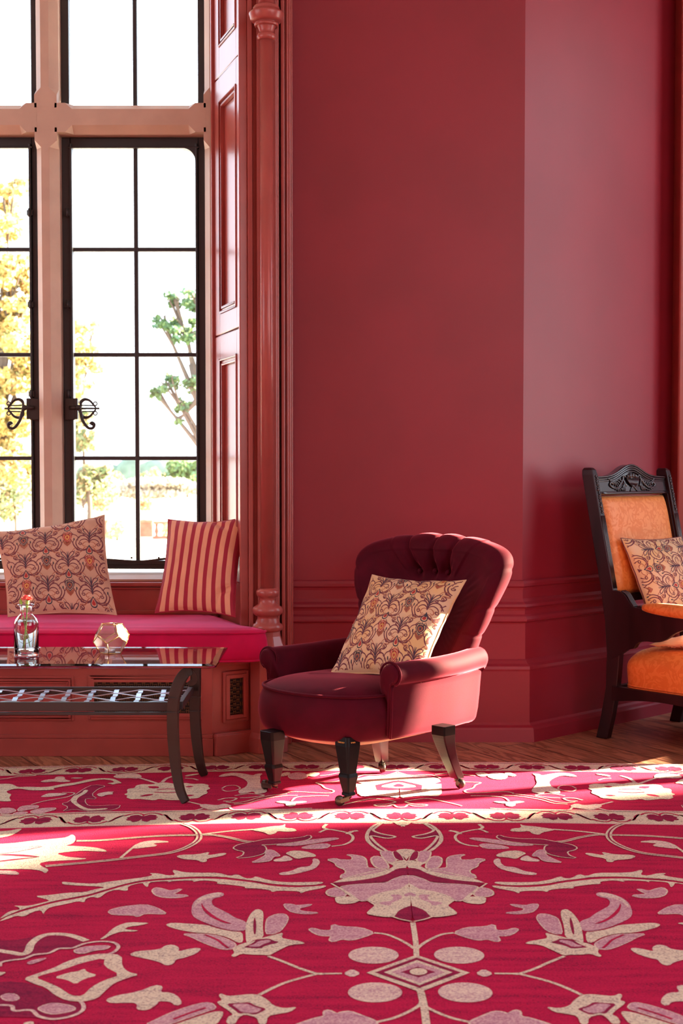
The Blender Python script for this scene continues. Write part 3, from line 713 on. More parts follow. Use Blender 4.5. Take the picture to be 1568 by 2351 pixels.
# serrated leaf in two halves
shp('H','c',[(-1450,900),(-1390,850),(-1340,830),(-1270,822),(-1280,800),(-1335,785),(-1200,790),(-1050,755),(-995,738),(-1150,700),(-1000,690),(-850,670),(-690,665),(-600,640),(-500,620),(-570,612),(-750,605),(-890,595),(-892,568),(-810,578),(-600,590),(-510,575),(-350,555),(-150,530),(-70,510),(-110,492),(-20,495),(60,515),(130,508),(100,475),(115,462),(200,485),(330,490),(520,490),(620,520),(680,500),(760,540),(820,540),(850,520),(960,555),(1100,575),(1300,575),(1440,570),(1465,582),(1380,600),(1200,603),(1000,590),(850,562),(700,545),(550,525),(300,523),(100,535),(-60,545),(-200,562),(-350,595),(-500,640),(-650,685),(-810,715),(-950,740),(-1120,785),(-1270,825),(-1370,868),(-1450,905)])
shp('H','c',[(-1450,922),(-1390,885),(-1270,843),(-1120,803),(-950,757),(-810,732),(-650,702),(-500,657),(-350,612),(-200,578),(-60,562),(100,552),(300,540),(540,545),(700,562),(850,580),(1000,610),(1200,622),(1380,612),(1490,603),(1470,625),(1300,655),(1260,677),(1240,655),(1050,650),(1000,664),(980,645),(860,630),(750,630),(760,615),(600,595),(500,590),(510,568),(370,557),(280,574),(300,558),(100,563),(60,577),(70,563),(-60,570),(-110,580),(-120,622),(-150,605),(-170,577),(-300,610),(-300,657),(-400,640),(-490,665),(-560,720),(-620,705),(-680,725),(-690,757),(-750,745),(-850,770),(-1000,800),(-1040,830),(-1060,868),(-1080,825),(-1150,840),(-1240,887),(-1300,875),(-1380,905),(-1450,927)])
# big palmette at the left
shp('G','c',[(-900,200),(-500,215),(-60,232),(100,225),(300,200),(520,180),(600,170),(650,143),(677,160),(680,200),(650,230),(580,245),(700,250),(850,260),(940,280),(968,300),(880,297),(750,290),(620,300),(500,316),(600,345),(700,355),(795,362),(700,373),(550,380),(430,387),(350,405),(380,435),(442,460),(410,497),(370,470),(250,455),(0,458),(-500,455),(-900,470)])
shp('G','m',[(-300,275),(0,268),(200,262),(405,248),(280,277),(100,312),(-60,322),(-300,330)], 'd', .003, lay=2)
shp('G','d',[(-60,330),(80,322),(250,330),(385,351),(240,345),(80,334)], lay=2); shp('G','d',[(-60,390),(150,364),(385,347),(160,374),(0,392)], lay=2)
shp('G','x',[(-60,468),(130,470),(178,495),(160,509),(0,500),(-60,500)])
shp('G','c',[(-80,120),(90,110),(150,95),(205,92),(150,130),(90,157),(0,175),(-80,182)])
ln('G','c',[(688,203),(900,198),(1150,178),(1400,160),(1568,153),(1750,150),(1900,148),(2050,170),(2190,203),(2285,213)], .017, inner=('d',.004), lay=1)
ln('G','c',[(408,430),(700,405),(1000,375),(1250,345),(1450,322),(1560,302),(1670,265),(1760,215),(1793,170),(1778,120),(1720,75),(1645,48)], .019, inner=('d',.005), lay=1)
ln('G','c',[(1085,355),(1150,300),(1212,250)], .009)
shp('G','x',[(1200,272),(1210,245),(1290,210),(1400,198),(1535,210),(1430,216),(1360,226),(1415,246),(1300,260)], 'c', .004)
ln('H','c',[(350,145),(600,115),(830,98)], .013)
shp('H','c',[(805,100),(900,85),(1000,70),(1090,65),(1120,48),(1112,85),(1200,90),(1225,115),(1130,122),(1050,112),(1030,135),(970,150),(930,125),(850,112)])
shp('H','d',[(650,265),(700,235),(830,212),(960,185),(1150,185),(1280,170),(1330,150),(1352,170),(1310,195),(1200,215),(1000,235),(890,238),(930,250),(945,285),(920,320),(800,350),(668,360),(740,335),(755,300),(680,285)], 'c', .0045, lay=1)
shp('H','m',[(1000,240),(1200,222),(1300,200),(1400,186),(1550,172),(1612,180),(1500,205),(1300,235),(1180,248)], 'x', .002)
shp('H','m',[(1255,265),(1350,237),(1480,225),(1525,240),(1480,270),(1320,274)], 'x', .003)
shp('H','m',[(808,401),(880,370),(950,330),(940,285),(1000,285),(1050,320),(1068,342),(1010,345),(980,385),(900,396)], 'x', .003, lay=2)
shp('H','x',[(1010,372),(1080,355),(1110,332),(1160,345),(1192,375),(1100,389),(1012,388)])
shp('H','c',[(1112,315),(1180,288),(1300,295),(1390,325),(1392,345),(1300,350),(1220,367),(1160,335)])
shp('H','x',[(1065,493),(1180,475),(1250,440),(1340,435),(1375,400),(1370,360),(1410,370),(1422,400),(1380,450),(1280,480),(1160,505),(1080,508)], 'x', .003)
shp('H','c',[(132,345),(170,328),(320,325),(442,300),(410,335),(570,308),(592,320),(540,340),(410,362),(412,390),(360,396),(330,375),(200,368)])
# left flower (crop K)
shp('K','d',[(-200,300),(100,320),(260,290),(450,255),(600,262),(775,320),(650,388),(540,392),(430,442),(250,470),(60,505),(-200,560)], lay=0)
shp('K','d',[(-200,700),(180,680),(440,770),(560,870),(760,880),(740,950),(560,1020),(380,1010),(-200,1000)], lay=0)
shp('K','c',[(893,307),(950,270),(1000,220),(1060,180),(1160,150),(1358,158),(1260,180),(1160,192),(1110,215),(1255,226),(1200,237),(1090,235),(1000,265),(940,300)])
ln('K','c',[(-60,400),(100,425),(200,440),(255,412),(280,350),(350,290),(450,260),(600,265),(700,290),(778,320)], .019, lay=1)
ln('K','x',[(0,550),(10,515),(100,495),(220,480),(310,445),(440,430),(530,390),(650,385),(760,345),(900,325),(1020,335),(1065,370),(1040,410),(980,440)], .009, lay=1)
shp('K','m',[(670,400),(760,375),(880,365),(992,365),(960,395),(850,405),(740,437),(680,427)], 'x', .003, lay=1)
shp('K','m',[(233,520),(300,490),(430,470),(380,500),(270,537)], lay=1)
shp('K','c',[(215,660),(330,620),(480,570),(600,510),(750,460),(930,435),(1090,450),(1090,550),(1150,605),(1248,625),(1150,650),(1020,700),(950,760),(870,840),(740,867),(600,857),(490,800),(420,740),(300,700)], 'x', .002, lay=1)
shp('K','r',[(325,655),(380,630),(560,585),(740,520),(942,475),(932,550),(1085,630),(930,680),(820,740),(740,822),(640,815),(540,745),(440,700)], lay=2)
shp('K','c',[(480,655),(620,610),(700,600),(762,573),(780,605),(885,635),(750,670),(680,717),(600,675)], lay=3)
shp('L','c',[(-241,680),(-180,650),(-20,640),(50,625),(80,600),(140,590),(190,615),(185,655),(340,620),(392,625),(350,665),(240,705),(160,720),(140,760),(90,775),(40,745),(-50,720),(-150,700)], 'x', .003)
shp('K','c',[(958,850),(1050,815),(1250,780),(1400,720),(1457,730),(1430,785),(1540,790),(1600,830),(1627,880),(1590,902),(1540,862),(1420,857),(1400,892),(1320,942),(1238,935),(1250,890),(1200,870),(1000,877)], 'x', .003)
shp('K','m',[(338,930),(400,900),(480,880),(640,905),(682,935),(620,960),(480,982),(400,965)], 'x', .003, lay=1)
ln('K','x',[(-60,900),(100,905),(130,950),(280,945),(350,1000),(480,1025),(640,1000),(740,950),(750,900),(720,860)], .009, lay=1)
shp('K','m',[(3,820),(60,795),(140,800),(177,840),(130,862),(40,857)], 'x', .002, lay=1)
shp('K','c',[(-60,600),(0,600),(62,605),(0,637),(-60,637)], lay=1)
shp('K','c',[(200,1062),(300,1042),(310,1090),(240,1100)], lay=1)
# --- main border: rosettes, vines, arabesques
shp('B','c',[(215,415),(262,400),(250,365),(275,350),(340,345),(352,315),(430,300),(520,305),(600,290),(640,278),(720,285),(800,300),(900,285),(1000,300),(1100,293),(1175,310),(1165,330),(1195,350),(1140,370),(1168,400),(1090,430),(1060,457),(960,465),(850,482),(700,480),(620,465),(560,484),(470,475),(380,465),(300,472),(242,450),(262,430)])
for q in ([(475,325),(600,325),(622,345),(520,352)], [(393,437),(470,415),(562,413),(500,435),(410,443)], [(900,330),(960,320),(1012,325),(950,341)], [(880,430),(960,420),(1020,425),(960,440)]):
    shp('B','r',q, lay=1)
ln('B','r',[(590,365),(700,355),(850,360)], .010, lay=1); ln('B','r',[(560,392),(700,398),(860,390)], .010, lay=1); ln('B','c',[(600,379),(720,372),(850,376)], .008, lay=1.4)
ln('B','x',[(380,225),(480,255),(590,290)], .013); ln('B','x',[(650,275),(700,235),(790,205)], .013)
shp('B','x',[(108,212),(170,190),(270,180),(370,184),(412,215),(380,236),(280,228),(190,232),(130,228)], 'x', .004)
shp('B','c',[(900,205),(960,190),(1060,180),(1060,192),(980,205),(920,215)]); ln('B','x',[(905,232),(1000,240),(1050,255)], .009)
ln('A','x',[(-60,250),(60,238),(200,215),(380,205),(440,190),(800,186),(1250,182),(1330,200)], .008)
ln('B','x',[(940,497),(1090,532)], .010)
shp('B','x',[(1080,545),(1110,525),(1200,535),(1280,540),(1350,520),(1422,545),(1380,565),(1290,575),(1200,587),(1120,567)], 'x', .004)
ln('B','x',[(1110,572),(980,600),(700,606),(300,608),(-250,618),(-700,640),(-1150,655)], .009); ln('C','x',[(130,560),(200,590),(500,597),(900,577),(1060,570)], .008)
shp('A','c',[(-400,300),(-20,300),(90,295),(150,305),(200,335),(300,330),(450,335),(560,330),(700,300),(860,280),(960,255),(1060,238),(1200,233),(1290,243),(1335,265),(1375,290),(1320,292),(1270,307),(1240,296),(1200,292),(1290,280),(1260,257),(1150,245),(1040,265),(920,290),(800,315),(680,330),(590,350),(625,360),(520,370),(330,370),(230,350),(150,355),(70,380),(90,405),(132,415),(100,455),(132,492),(60,495),(-20,490),(-400,480)])
shp('A','x',[(458,270),(530,250),(620,245),(640,215),(720,218),(722,250),(802,268),(700,276),(600,268),(500,279)], 'x', .003)
shp('A','x',[(780,232),(860,224),(950,230),(860,240)])
shp('A','x',[(452,442),(530,405),(640,402),(775,405),(700,427),(600,440),(480,447)])
shp('A','d',[(780,500),(850,420),(950,350),(1050,305),(1195,320),(1100,352),(1020,420),(1095,467),(960,460),(950,500),(990,545),(1100,547),(1352,530),(1330,572),(1200,602),(1000,607),(830,577),(700,612),(782,560),(690,520)], 'x', .003)
shp('A','c',[(950,365),(1000,370),(960,410),(880,450),(855,500),(920,550),(1010,585),(1225,570),(1180,592),(1000,600),(920,585),(840,535),(788,490),(830,440),(920,400)], lay=1)
shp('A','x',[(1085,410),(1200,385),(1288,385),(1260,400),(1278,415),(1200,420),(1150,441),(1105,436)])
for q in ([(0,570),(130,568),(185,600),(100,632),(0,635)], [(198,590),(240,550),(330,538),(432,540),(420,570),(300,590),(220,606)], [(330,612),(430,575),(620,563),(625,585),(520,612),(430,642)], [(148,632),(220,610),(322,615),(250,642),(170,643)]):
    shp('A','m',q,'x',.003)
ln('A','x',[(350,530),(500,490),(750,445),(838,400),(700,393)], .006)
shp('C','x',[(0,215),(60,185),(180,170),(300,183),(400,203),(430,185),(510,180),(472,210),(482,240),(472,290),(540,350),(560,390),(430,417),(400,380),(330,400),(240,412),(230,370),(320,330),(340,280),(290,240),(180,200),(60,217)])
ln('C','x',[(45,350),(100,320),(200,315),(250,345),(200,370),(100,380),(48,362)], .006)
ln('C','x',[(0,480),(100,457),(210,460),(150,490),(60,490)], .008); ln('C','x',[(190,430),(350,408),(520,425),(360,450),(250,455)], .007)
shp('C','m',[(790,208),(830,180),(900,168),(980,180),(1015,212),(960,240),(890,247),(820,240)], 'x', .003)
shp('C','c',[(680,200),(760,165),(822,170),(800,200),(720,216)]); shp('C','c',[(990,190),(1060,165),(1152,175),(1130,200),(1080,220),(1000,202)])
ln('C','c',[(1150,205),(1250,195),(1390,172),(1600,190)], .007)
ln('C','c',[(180,525),(330,515),(450,480),(600,450),(760,430),(900,425)], .007); ln('C','c',[(90,500),(200,510),(330,490),(450,455),(620,425),(780,408)], .006)
shp('C','c',[(648,500),(720,487),(820,500),(960,490),(1015,500),(940,515),(870,520),(882,540),(820,557),(763,540),(770,520),(700,512)])
ln('C','c',[(832,490),(880,450),(1000,436),(1250,430)], .007)
ln('C','c',[(1390,260),(1290,275),(1110,282),(1170,310),(1210,345),(1300,370),(1290,393),(1200,400),(870,385),(760,400)], .007)
ln('D','c',[(175,232),(250,200),(350,195),(480,200),(560,190),(640,165),(664,163)], .007)
shp('D','m',[(180,272),(200,237),(330,207),(480,210),(560,200),(640,176),(664,175),(664,300),(300,310)], sm=0)
shp('D','c',[(325,257),(400,262),(440,247),(520,237),(560,227),(664,222),(664,400),(200,410),(180,300),(380,300)], sm=0, lay=1)
shp('D','d',[(400,315),(600,268),(664,262),(664,280),(610,285),(475,318),(470,335),(600,347),(664,352),(664,368),(560,374),(420,370)], sm=0, lay=2)
shp('D','r',[(600,320),(640,302),(664,300),(664,332),(620,332)], sm=0, lay=2)
shp('D','x',[(200,408),(400,368),(668,380),(672,462),(560,443),(400,430),(250,442)], lay=1)
ln('D','c',[(0,545),(130,510),(330,467),(400,463),(480,470),(600,490),(622,505),(530,525),(400,530),(412,545),(530,548),(600,532),(640,555),(690,563)], .007)
carpet = cb.build('carpet', CMATS, fix=False)
tag(carpet, 'large crimson carpet with cream and mauve floral medallions lying on the floorboards', 'carpet')
for p in carpet.data.polygons:
    pass
bm = bmesh.new(); bm.from_mesh(carpet.data)
up = [f for f in bm.faces if abs(f.normal.z) > .5 and f.normal.z < 0]
bmesh.ops.reverse_faces(bm, faces=up); bm.to_mesh(carpet.data); bm.free()
# ------------------------------------------------------------------ buttoned velvet nursing chair
CO = Vector((.076, 5.03, CZ)); CF = Vector((-.7071, -.7071, 0)); CS = Vector((.7071, -.7071, 0))
chair = thing('armchair', 'low wine red velvet armchair with a buttoned fan back and black legs on casters', 'armchair')
def cw(f, t, z): return CO+CF*f+CS*t+Vector((0, 0, z-CZ))
def seat_outline(n=64, off=0.0):
    pts = [(-.27,.235),(-.15,.262),(0,.272),(.12,.272),(.20,.262),(.26,.235),(.305,.19),(.335,.13),(.352,.065),(.357,0)]
    pts = pts+[(a, -b) for a, b in pts[::-1][1:]]
    sp_ = spline([(a, b, 0) for a, b in pts], 6)
    out = []
    k = len(sp_)
    for i in range(k):
        t = (sp_[min(i+1, k-1)]-sp_[max(i-1, 0)]).normalized(); q = Vector((t.y, -t.x, 0))
        # outward = away from centre
        if q.dot(sp_[i]) < 0: q = -q
        out.append((sp_[i].x+q.x*off, sp_[i].y+q.y*off))
    return out
base_o = seat_outline()
rings = []
for z, off in ((.213,-.045),(.209,-.022),(.214,-.006),(.235,.008),(.270,.018),(.305,.017),(.335,.009),(.356,-.002),(.364,-.008),(.372,-.018),(.385,-.045),(.396,-.09),(.404,-.14)):
    rings.append([cw(f, t, z+.004*math.sin(7*t+3*f)*(z > .37)) for f, t in seat_outline(off=off)])
b = MB(); b.loft(rings, True, True, 0, True)
seat = b.build('seat', 'velvet', chair, sub=1)
b = MB(); b.tube([cw(f, t, .364) for f, t in seat_outline(off=.0)], .0048, 8); b.build('piping', 'velvet', seat)
# linen dust cover sagging beneath
b = MB(); rr = []
for z, off in ((.214,-.03),(.205,-.035),(.190,-.075),(.182,-.14)): rr.append([cw(f, t, z) for f, t in seat_outline(off=off)])
b.loft(rr, True, True, 0, True); plabel(b.build('dust_cover', 'linen', chair), 'beige linen dust cover sagging beneath the seat')
# arms: padded roll over a flat side panel
def arm(sg):
    sec = [(.235,.300),(.240,.380),(.246,.415),(.250,.435),(.260,.458),(.280,.474),(.302,.478),(.324,.470),(.338,.452),(.341,.432),(.332,.414),(.318,.405),(.306,.402),(.303,.392),(.301,.30),(.296,.235),(.290,.214),(.262,.210),(.244,.214)]
    fs = [(-.335,.96,.012),(-.31,.97,.012),(-.26,.98,.010),(-.20,.99,.006),(-.12,1,.003),(-.03,1,0),(.06,1,0),(.12,1,0),(.155,.995,0),(.172,.97,0),(.183,.92,0),(.190,.82,0),(.193,.62,0)]
    rings = []
    for f, s, dz in fs:
        r = []
        shr = -.035*sstep(-.1, -.34, f)
        for t, z in sec:
            # shrink each cap ring towards the roll centre or the panel centre line
            if z > .40: c = (.295, .438)
            else: c = (.270, max(.24, min(.40, z)))
            tt = c[0]+(t-c[0])*(s if f > .1 else 1); zz = c[1]+(z-c[1])*(s if f > .1 else 1)
            if z < .40: f2 = f-.012 if f > .16 else f
            else: f2 = f
            if z < .37 and t < .264: f2 = min(f, .135)
            flare = .010*sstep(.40, .22, z)*-1
            r.append(cw(f2, sg*(tt+shr+flare+.006), zz+dz*sstep(.35,.45,z)))
        rings.append(r)
    b = MB(); b.loft(rings, True, True, 0, True); a = b.build('arm', 'velvet', chair, sub=1)
    b = MB()
    path = [(.172,.300,.222),(.175,.306,.26),(.177,.310,.32),(.178,.312,.38),(.178,.316,.402)]
    b.tube([cw(f, sg*(t-.006), z) for f, t, z in path], .0042, 8)
    loop = [cw(.178, sg*(.301+.045*math.cos(a)), .438+.040*math.sin(a)) for a in [R(-60)+R(300)*q/24 for q in range(25)]]
    b.tube(loop, .0042, 8)
    b.tube([cw(f, sg*(.308-.035*sstep(-.1,-.34,f)), .403) for f in (.175,.1,0,-.1,-.2,-.3)], .0042, 8)
    b.build('piping', 'velvet', a)
    return a
arm(1); arm(-1)
# fan back with radiating pleats
ZC0 = .575
outl = [(0,.215),(.14,.215),(.215,.225),(.240,.27),(.248,.34),(.262,.42),(.285,.50),(.318,.58),(.352,.655),(.378,.72),(.388,.765),(.380,.80),(.350,.828),(.300,.847),(.22,.862),(.11,.873),(0,.877)]
full = outl+[(-a*.91, b_) for a, b_ in outl[::-1][1:-1]]
osp = spline([(a, b_, 0) for a, b_ in full], 12, closed=True)
# resample by polar angle
import bisect
ang = sorted([(math.atan2(p.y-ZC0, p.x), math.hypot(p.x, p.y-ZC0)) for p in osp])
aa = [a for a, r in ang]
def Rof(th):
    while th > math.pi: th -= 2*math.pi
    while th < -math.pi: th += 2*math.pi
    i = bisect.bisect(aa, th)
    a0, r0 = ang[i-1] if i > 0 else (ang[-1][0]-2*math.pi, ang[-1][1])
    a1, r1 = ang[i] if i < len(ang) else (ang[0][0]+2*math.pi, ang[0][1])
    t = (th-a0)/max(1e-9, a1-a0); return r0*(1-t)+r1*t
def lean(z): return -.245-.135*sstep(.30, .95, z)*1.25-.02*(z-.4)
pleats = [R(a) for a in (113, 88, 67, 27, 9, -9, 153, 171, 189)]
def nearest(th):
    d = min(pleats, key=lambda p: abs((th-p+math.pi) % (2*math.pi)-math.pi)); return (th-d+math.pi) % (2*math.pi)-math.pi
NA, NS = 420, 110
TR = .056                                   # rim half thickness
verts = []
for i in range(NA):
    th = -math.pi+2*math.pi*i/NA; Ro = Rof(th); dth = nearest(th)
    low = sstep(.50, .32, ZC0+Ro*math.sin(th))           # flatten near the seat
    for j in range(NS):
        v = j/(NS-1)
        if v < .62:   # front face to the start of the rim
            s = v/.62; rad = s*(Ro-TR); dep = TR
            tang = 0
        elif v < .86:
            a = (v-.62)/.24*math.pi; rad = Ro-TR+TR*math.sin(a); dep = TR*math.cos(a)
        else:
            s = 1-(v-.86)/.14; rad = s*(Ro-TR); dep = -TR
        rn = rad/Ro
        hollow = -.050*(1-sstep(.35, .92, rn))*(1-low*.6) if dep > 0 and v < .62 else 0
        # pleat crease, deepest at the buttons
        arc = dth*rad
        wdt = .007+.010*(1-rn)
        on = sstep(.50, .62, rn)*(1-sstep(.80, 1.0, v))*(1-low)
        side = 1 if R(50) < th < R(125) else sstep(.80, .95, rn)*.5
        on *= side
        cre = -(.016-.009*sstep(.85,1,rn))*math.exp(-(arc/wdt)**2)*on
        puff = .010*on*math.cos(min(math.pi/2, abs(dth)*4))*0 + .006*on*(1-math.exp(-(arc/.03)**2))
        btn = -.030*(R(50) < th < R(125))*math.exp(-((rn-.56)/.10)**2-(arc/.028)**2) if v < .62 else 0
        fine = .0022*math.sin(th*61+6*rn)*sstep(.5,.6,rn)*(1-sstep(.62,.80,rn))*(v < .62)*math.exp(-(arc/.05)**2)
        disp = cre+puff+btn+fine
        # direction of displacement: outward of the section
        if v < .62: nr, nd = .0, 1.0
        elif v < .86: nr, nd = math.sin((v-.62)/.24*math.pi), math.cos((v-.62)/.24*math.pi)
        else: nr, nd = 0, -1
        rad2 = rad+nr*disp; dep2 = dep+nd*disp+hollow
        t = rad2*math.cos(th); z = ZC0+rad2*math.sin(th)
        wrap = .05*(abs(t)/.38)**2*sstep(.45,.7,z)
        verts.append(cw(lean(z)+dep2+wrap, t, z))
fs = []
for i in range(NA):
    for j in range(NS-1):
        a = i*NS+j; c = ((i+1) % NA)*NS+j
        fs.append((a, c, c+1, a+1))
b = MB(); b.add(verts, fs, 0, True); back = b.build('backrest', 'velvet', chair)
for th in [R(a) for a in (95, 72, 53, 34, 15, 119)]:
    pass
for th in pleats[:3]:
    rad = .55*Rof(th); t = rad*math.cos(th); z = ZC0+rad*math.sin(th)
    b = MB(); b.sphere(cw(lean(z)+TR-.058, t, z), .010, 10); b.build('button', 'velvet', back)
# rear frame panel beneath the back
b = MB(); rings = []
for z, w_ in ((.215,.235),(.30,.245),(.42,.255)):
    rings.append([cw(-.300, w_, z), cw(-.285, w_+.02, z), cw(-.22, w_+.015, z), cw(-.20, 0, z), cw(-.22, -w_-.015, z), cw(-.285, -w_-.02, z), cw(-.300, -w_, z), cw(-.312, 0, z)])
b.loft(rings, True, True, 0, True); b.build('back_panel', 'velvet', chair)
# legs
def flg(px, py, z): v = Fl(px, py, z); return v
def leg(top, bot, ztop, zbot, kind, wheel):
    b = MB()
    def ring(c, w, z, ch=.22):
        pts = []
        for a, bb in ((1,1-ch),(1-ch,1),(-1+ch,1),(-1,1-ch),(-1,-1+ch),(-1+ch,-1),(1-ch,-1),(1,-1+ch)):
            pts.append(Vector((c.x, c.y, z))+CF*(a*w/2)+CS*(bb*w/2))
        return pts
    at = lambda z: top.lerp(bot, (ztop-z)/(ztop-zbot))
    if kind == 'front':
        prof = [(ztop+.02,.066),(ztop-.01,.066),(.116,.043),(.112,.048),(.104,.052),(.096,.048),(.056,.031),(.053,.036),(.046,.036),(.044,.026)]
        b.loft([ring(at(z), w, z) for z, w in prof], True, True, 0, False)
    else:
        cs_ = spline([Vector((top.x, top.y, ztop+.03)), Vector((top.x, top.y, ztop-.02)), top.lerp(bot, .30)*1.0, top.lerp(bot, .8), bot], 5)
        zz = [ztop+.03-(ztop+.03-zbot)*i/(len(cs_)-1) for i in range(len(cs_))]
        rg = []
        for i, z in enumerate(zz):
            u = (ztop-z)/(ztop-zbot); u = max(0, u); c = top.lerp(bot, u**1.35)
            rg.append(ring(c, interp(u, [0,.4,1], [.060,.045,.036]), z, .12))
        b.loft(rg, True, True, 0, False)
    o = b.build('leg', 'black_wood', chair, bevel=.0015)
    c = MB(); wv = Vector(wheel); ax = Vector((bot.x-wv.x, bot.y-wv.y, 0))
    c.lathe([(.011, zbot+.002), (.011, zbot-.010), (.007, zbot-.014)], c=(bot.x, bot.y, 0), n=16)
    dirn = ax.normalized() if ax.length > 1e-4 else Vector((1,0,0)); sd = Vector((-dirn.y, dirn.x, 0))
    c.bar([Vector((bot.x, bot.y, zbot-.010)), wv+Vector((0,0,.006))], .026, .004, up=(0,0,1))
    for s in (1, -1): c.bar([Vector((bot.x, bot.y, zbot-.012))+sd*.011*s, wv+sd*.0125*s], .004, .014, up=(0,0,1))
    cc = c.build('caster', 'caster_metal', o)
    wl = MB(); A = Matrix.Translation(wv) @ sd.to_track_quat('Z', 'Y').to_matrix().to_4x4()
    wl.lathe([(.003,-.011),(.014,-.010),(.0165,-.006),(.0165,.006),(.014,.010),(.003,.011)], n=24, M=A); wl.build('wheel', 'caster_metal', o)
    return o
wz = CZ+.0180
lg = leg(Fl(626,1690,.212), Fl(630,1796,.05), .212, .048, 'front', Fl(609,1801,wz)); 
lg2 = leg(Fl(798,1703,.212), Fl(800,1822,.05), .212, .048, 'front', Fl(780,1838,wz))
leg(Fl(1018,1685,.225), Fl(1050,1784,.05), .225, .048, 'rear', Fl(1057,1799,wz))
leg(Fl(870,1668,.225), Fl(877,1747,.05), .225, .048, 'rear', Fl(878,1763,wz))
b = MB()
for q in range(11):
    th = -2.6+q*.2; c = Fl(798,1703,.212)
    b.sphere((c.x+.034*math.cos(th*.9-.3)*1.0, c.y+.034*math.sin(th*.9-.3), .215), .0035, 6)
b.build('nail_heads', 'brass', lg2)
settle(chair, (CO.x, CO.y, CZ))
# ------------------------------------------------------------------ glass coffee table
table = thing('coffee_table', 'low glass topped coffee table with dark iron legs and woven strap shelf', 'table')
TZ = .4776; TYF, TYB, TXR, TXL = 4.640, 5.145, -.413, -1.78
def rr_(x0, x1, y0, y1, r, n=6):
    pts = []
    for cx, cy, a0 in ((x1-r, y1-r*.3, 0), (x0+r, y1-r, 90), (x0+r, y0+r, 180), (x1-r, y0+r, 270)):
        for k in range(n+1):
            a = R(a0+90*k/n); rx = r
            pts.append((cx+r*math.cos(a), cy+(r if a0 != 0 else r*.3)*math.sin(a)))
    return pts
b = MB(); o1 = rr_(TXL, TXR, TYF, TYB, .022)
ins = lambda p, d: [(x+(d if x < (TXL+TXR)/2 else -d), y+(d if y < (TYF+TYB)/2 else -d)) for x, y in p]
b.loft([[(x, y, TZ-.012) for x, y in ins(o1, .004)], [(x, y, TZ-.010) for x, y in o1], [(x, y, TZ-.004) for x, y in o1], [(x, y, TZ) for x, y in ins(o1, .022)]], True, True, 0, False)
m, n, l, bb = nt('plate_glass')
setp(bb, Base_Color=(.80,.93,.90,1), Roughness=.02, IOR=1.5, Transmission_Weight=1.0)
top = b.build('table_top', 'plate_glass', table); plabel(top, 'bevelled clear glass top with green edge')
# legs: flat tapered bars with curled heads
def tleg(front):
    s = 1 if front else -1
    yb = 4.70 if front else 5.09
    if front: c = [(440,1541),(425,1546),(410,1570),(399,1610),(397,1660),(399,1710),(405,1770),(414,1815),(427,1857)]
    else: c = [(452,1500),(450,1530),(449,1570),(448,1620),(449,1660),(452,1700),(457,1740),(463,1765),(470,1787)]
    zs = None; pts = []
    n = len(c)
    zt = TZ-.020
    yo = [0,-.008,-.012,-.012,-.008,0,.0,-.01,-.024] if front else [0,.008,.010,.010,.006,0,0,.006,.012]
    for i, (x, y) in enumerate(c):
        pts.append(P(x, y, yb+yo[i]))
    # keep the foot on the carpet
    pts[-1].z = CZ+.004
    q = spline(pts, 5); k = len(q)
    b = MB(); b.bar(q, [interp(i/(k-1), [0,.12,.3,.6,1], [.022,.034,.038,.037,.026]) for i in range(k)], [interp(i/(k-1), [0,.2,1], [.016,.020,.016]) for i in range(k)], up=(.25, 1, 0))
    o = b.build('leg', 'bronze_iron', table, bevel=.002)
    if front:
        b = MB(); cur = spline([P(436,1538,yb), P(444,1548,yb), P(447,1556,yb), P(445,1566,yb), P(438,1569,yb), P(433,1564,yb)], 6)
        b.bar(cur, .016, .007, up=(0,1,0)); b.bar([P(432,1545,yb), P(436,1531,yb)], .012, .012, up=(0,1,0)); b.build('scroll', 'bronze_iron', o)
        b = MB(); pp = P(435,1530,yb); b.lathe([(.013,TZ-.016),(.013,TZ-.0125)], c=(pp.x, pp.y, 0), n=16); b.build('pad', 'pad_clear', o)
    for y in (1600, 1633):
        b = MB(); pz = P(400 if front else 449, y, yb).z
        pc = min(q, key=lambda v: abs(v.z-pz)); b.box((pc.x-.0205, pc.y-.0125, pz-.0015), (pc.x+.0205, pc.y+.0125, pz+.0015)); b.build('band', 'iron', o)
    return o
mat('pad_clear', (.8,.85,.85,1), .1)
lf, lr = tleg(True), tleg(False)
for src in (lf, lr):
    c = copy_tree(src, table); c.location.x += TXL+TXR+1.10-.005; 
    c.scale.x = -1; c.location.x = (TXL+TXR)
for x in (-1.10,): pass
# shelf
zf = P(300,1611,4.735).z
YA, YB = 4.735, 5.065; XR_, XLf = -.545, TXL+TXR+.545
b = MB(); b.box((XLf, YA-.012, zf-.030), (XR_, YA+.004, zf)); b.box((XLf, YB-.004, zf-.026), (XR_, YB+.012, zf))
b.box((XR_-.004, YA, zf-.026), (XR_+.014, YB, zf)); b.box((XLf-.014, YA, zf-.026), (XLf+.004, YB, zf)); b.box((XLf, YA-.010, zf-.044), (XR_, YA+.002, zf-.034))
shelf = b.build('shelf_frame', 'iron', table, bevel=.002)
ys = [YA+.035, YA+.115, YA+.20, YA+.28]
k = 0; x = XR_-.075
while x > XLf+.03:
    pts = []
    for i in range(41):
        y = YA+(YB-YA)*i/40; z = zf-.008
        for j, yy in enumerate(ys): z += (.0045 if (j+k) % 2 else -.0045)*math.exp(-((y-yy)/.022)**2)
        pts.append((x-.028*(i/40-.5), y, z))
    b = MB(); b.bar(pts, .017, .0018, up=(0,0,1)); b.build('cross_strap', 'steel_strap', shelf)
    x -= .0835; k += 1
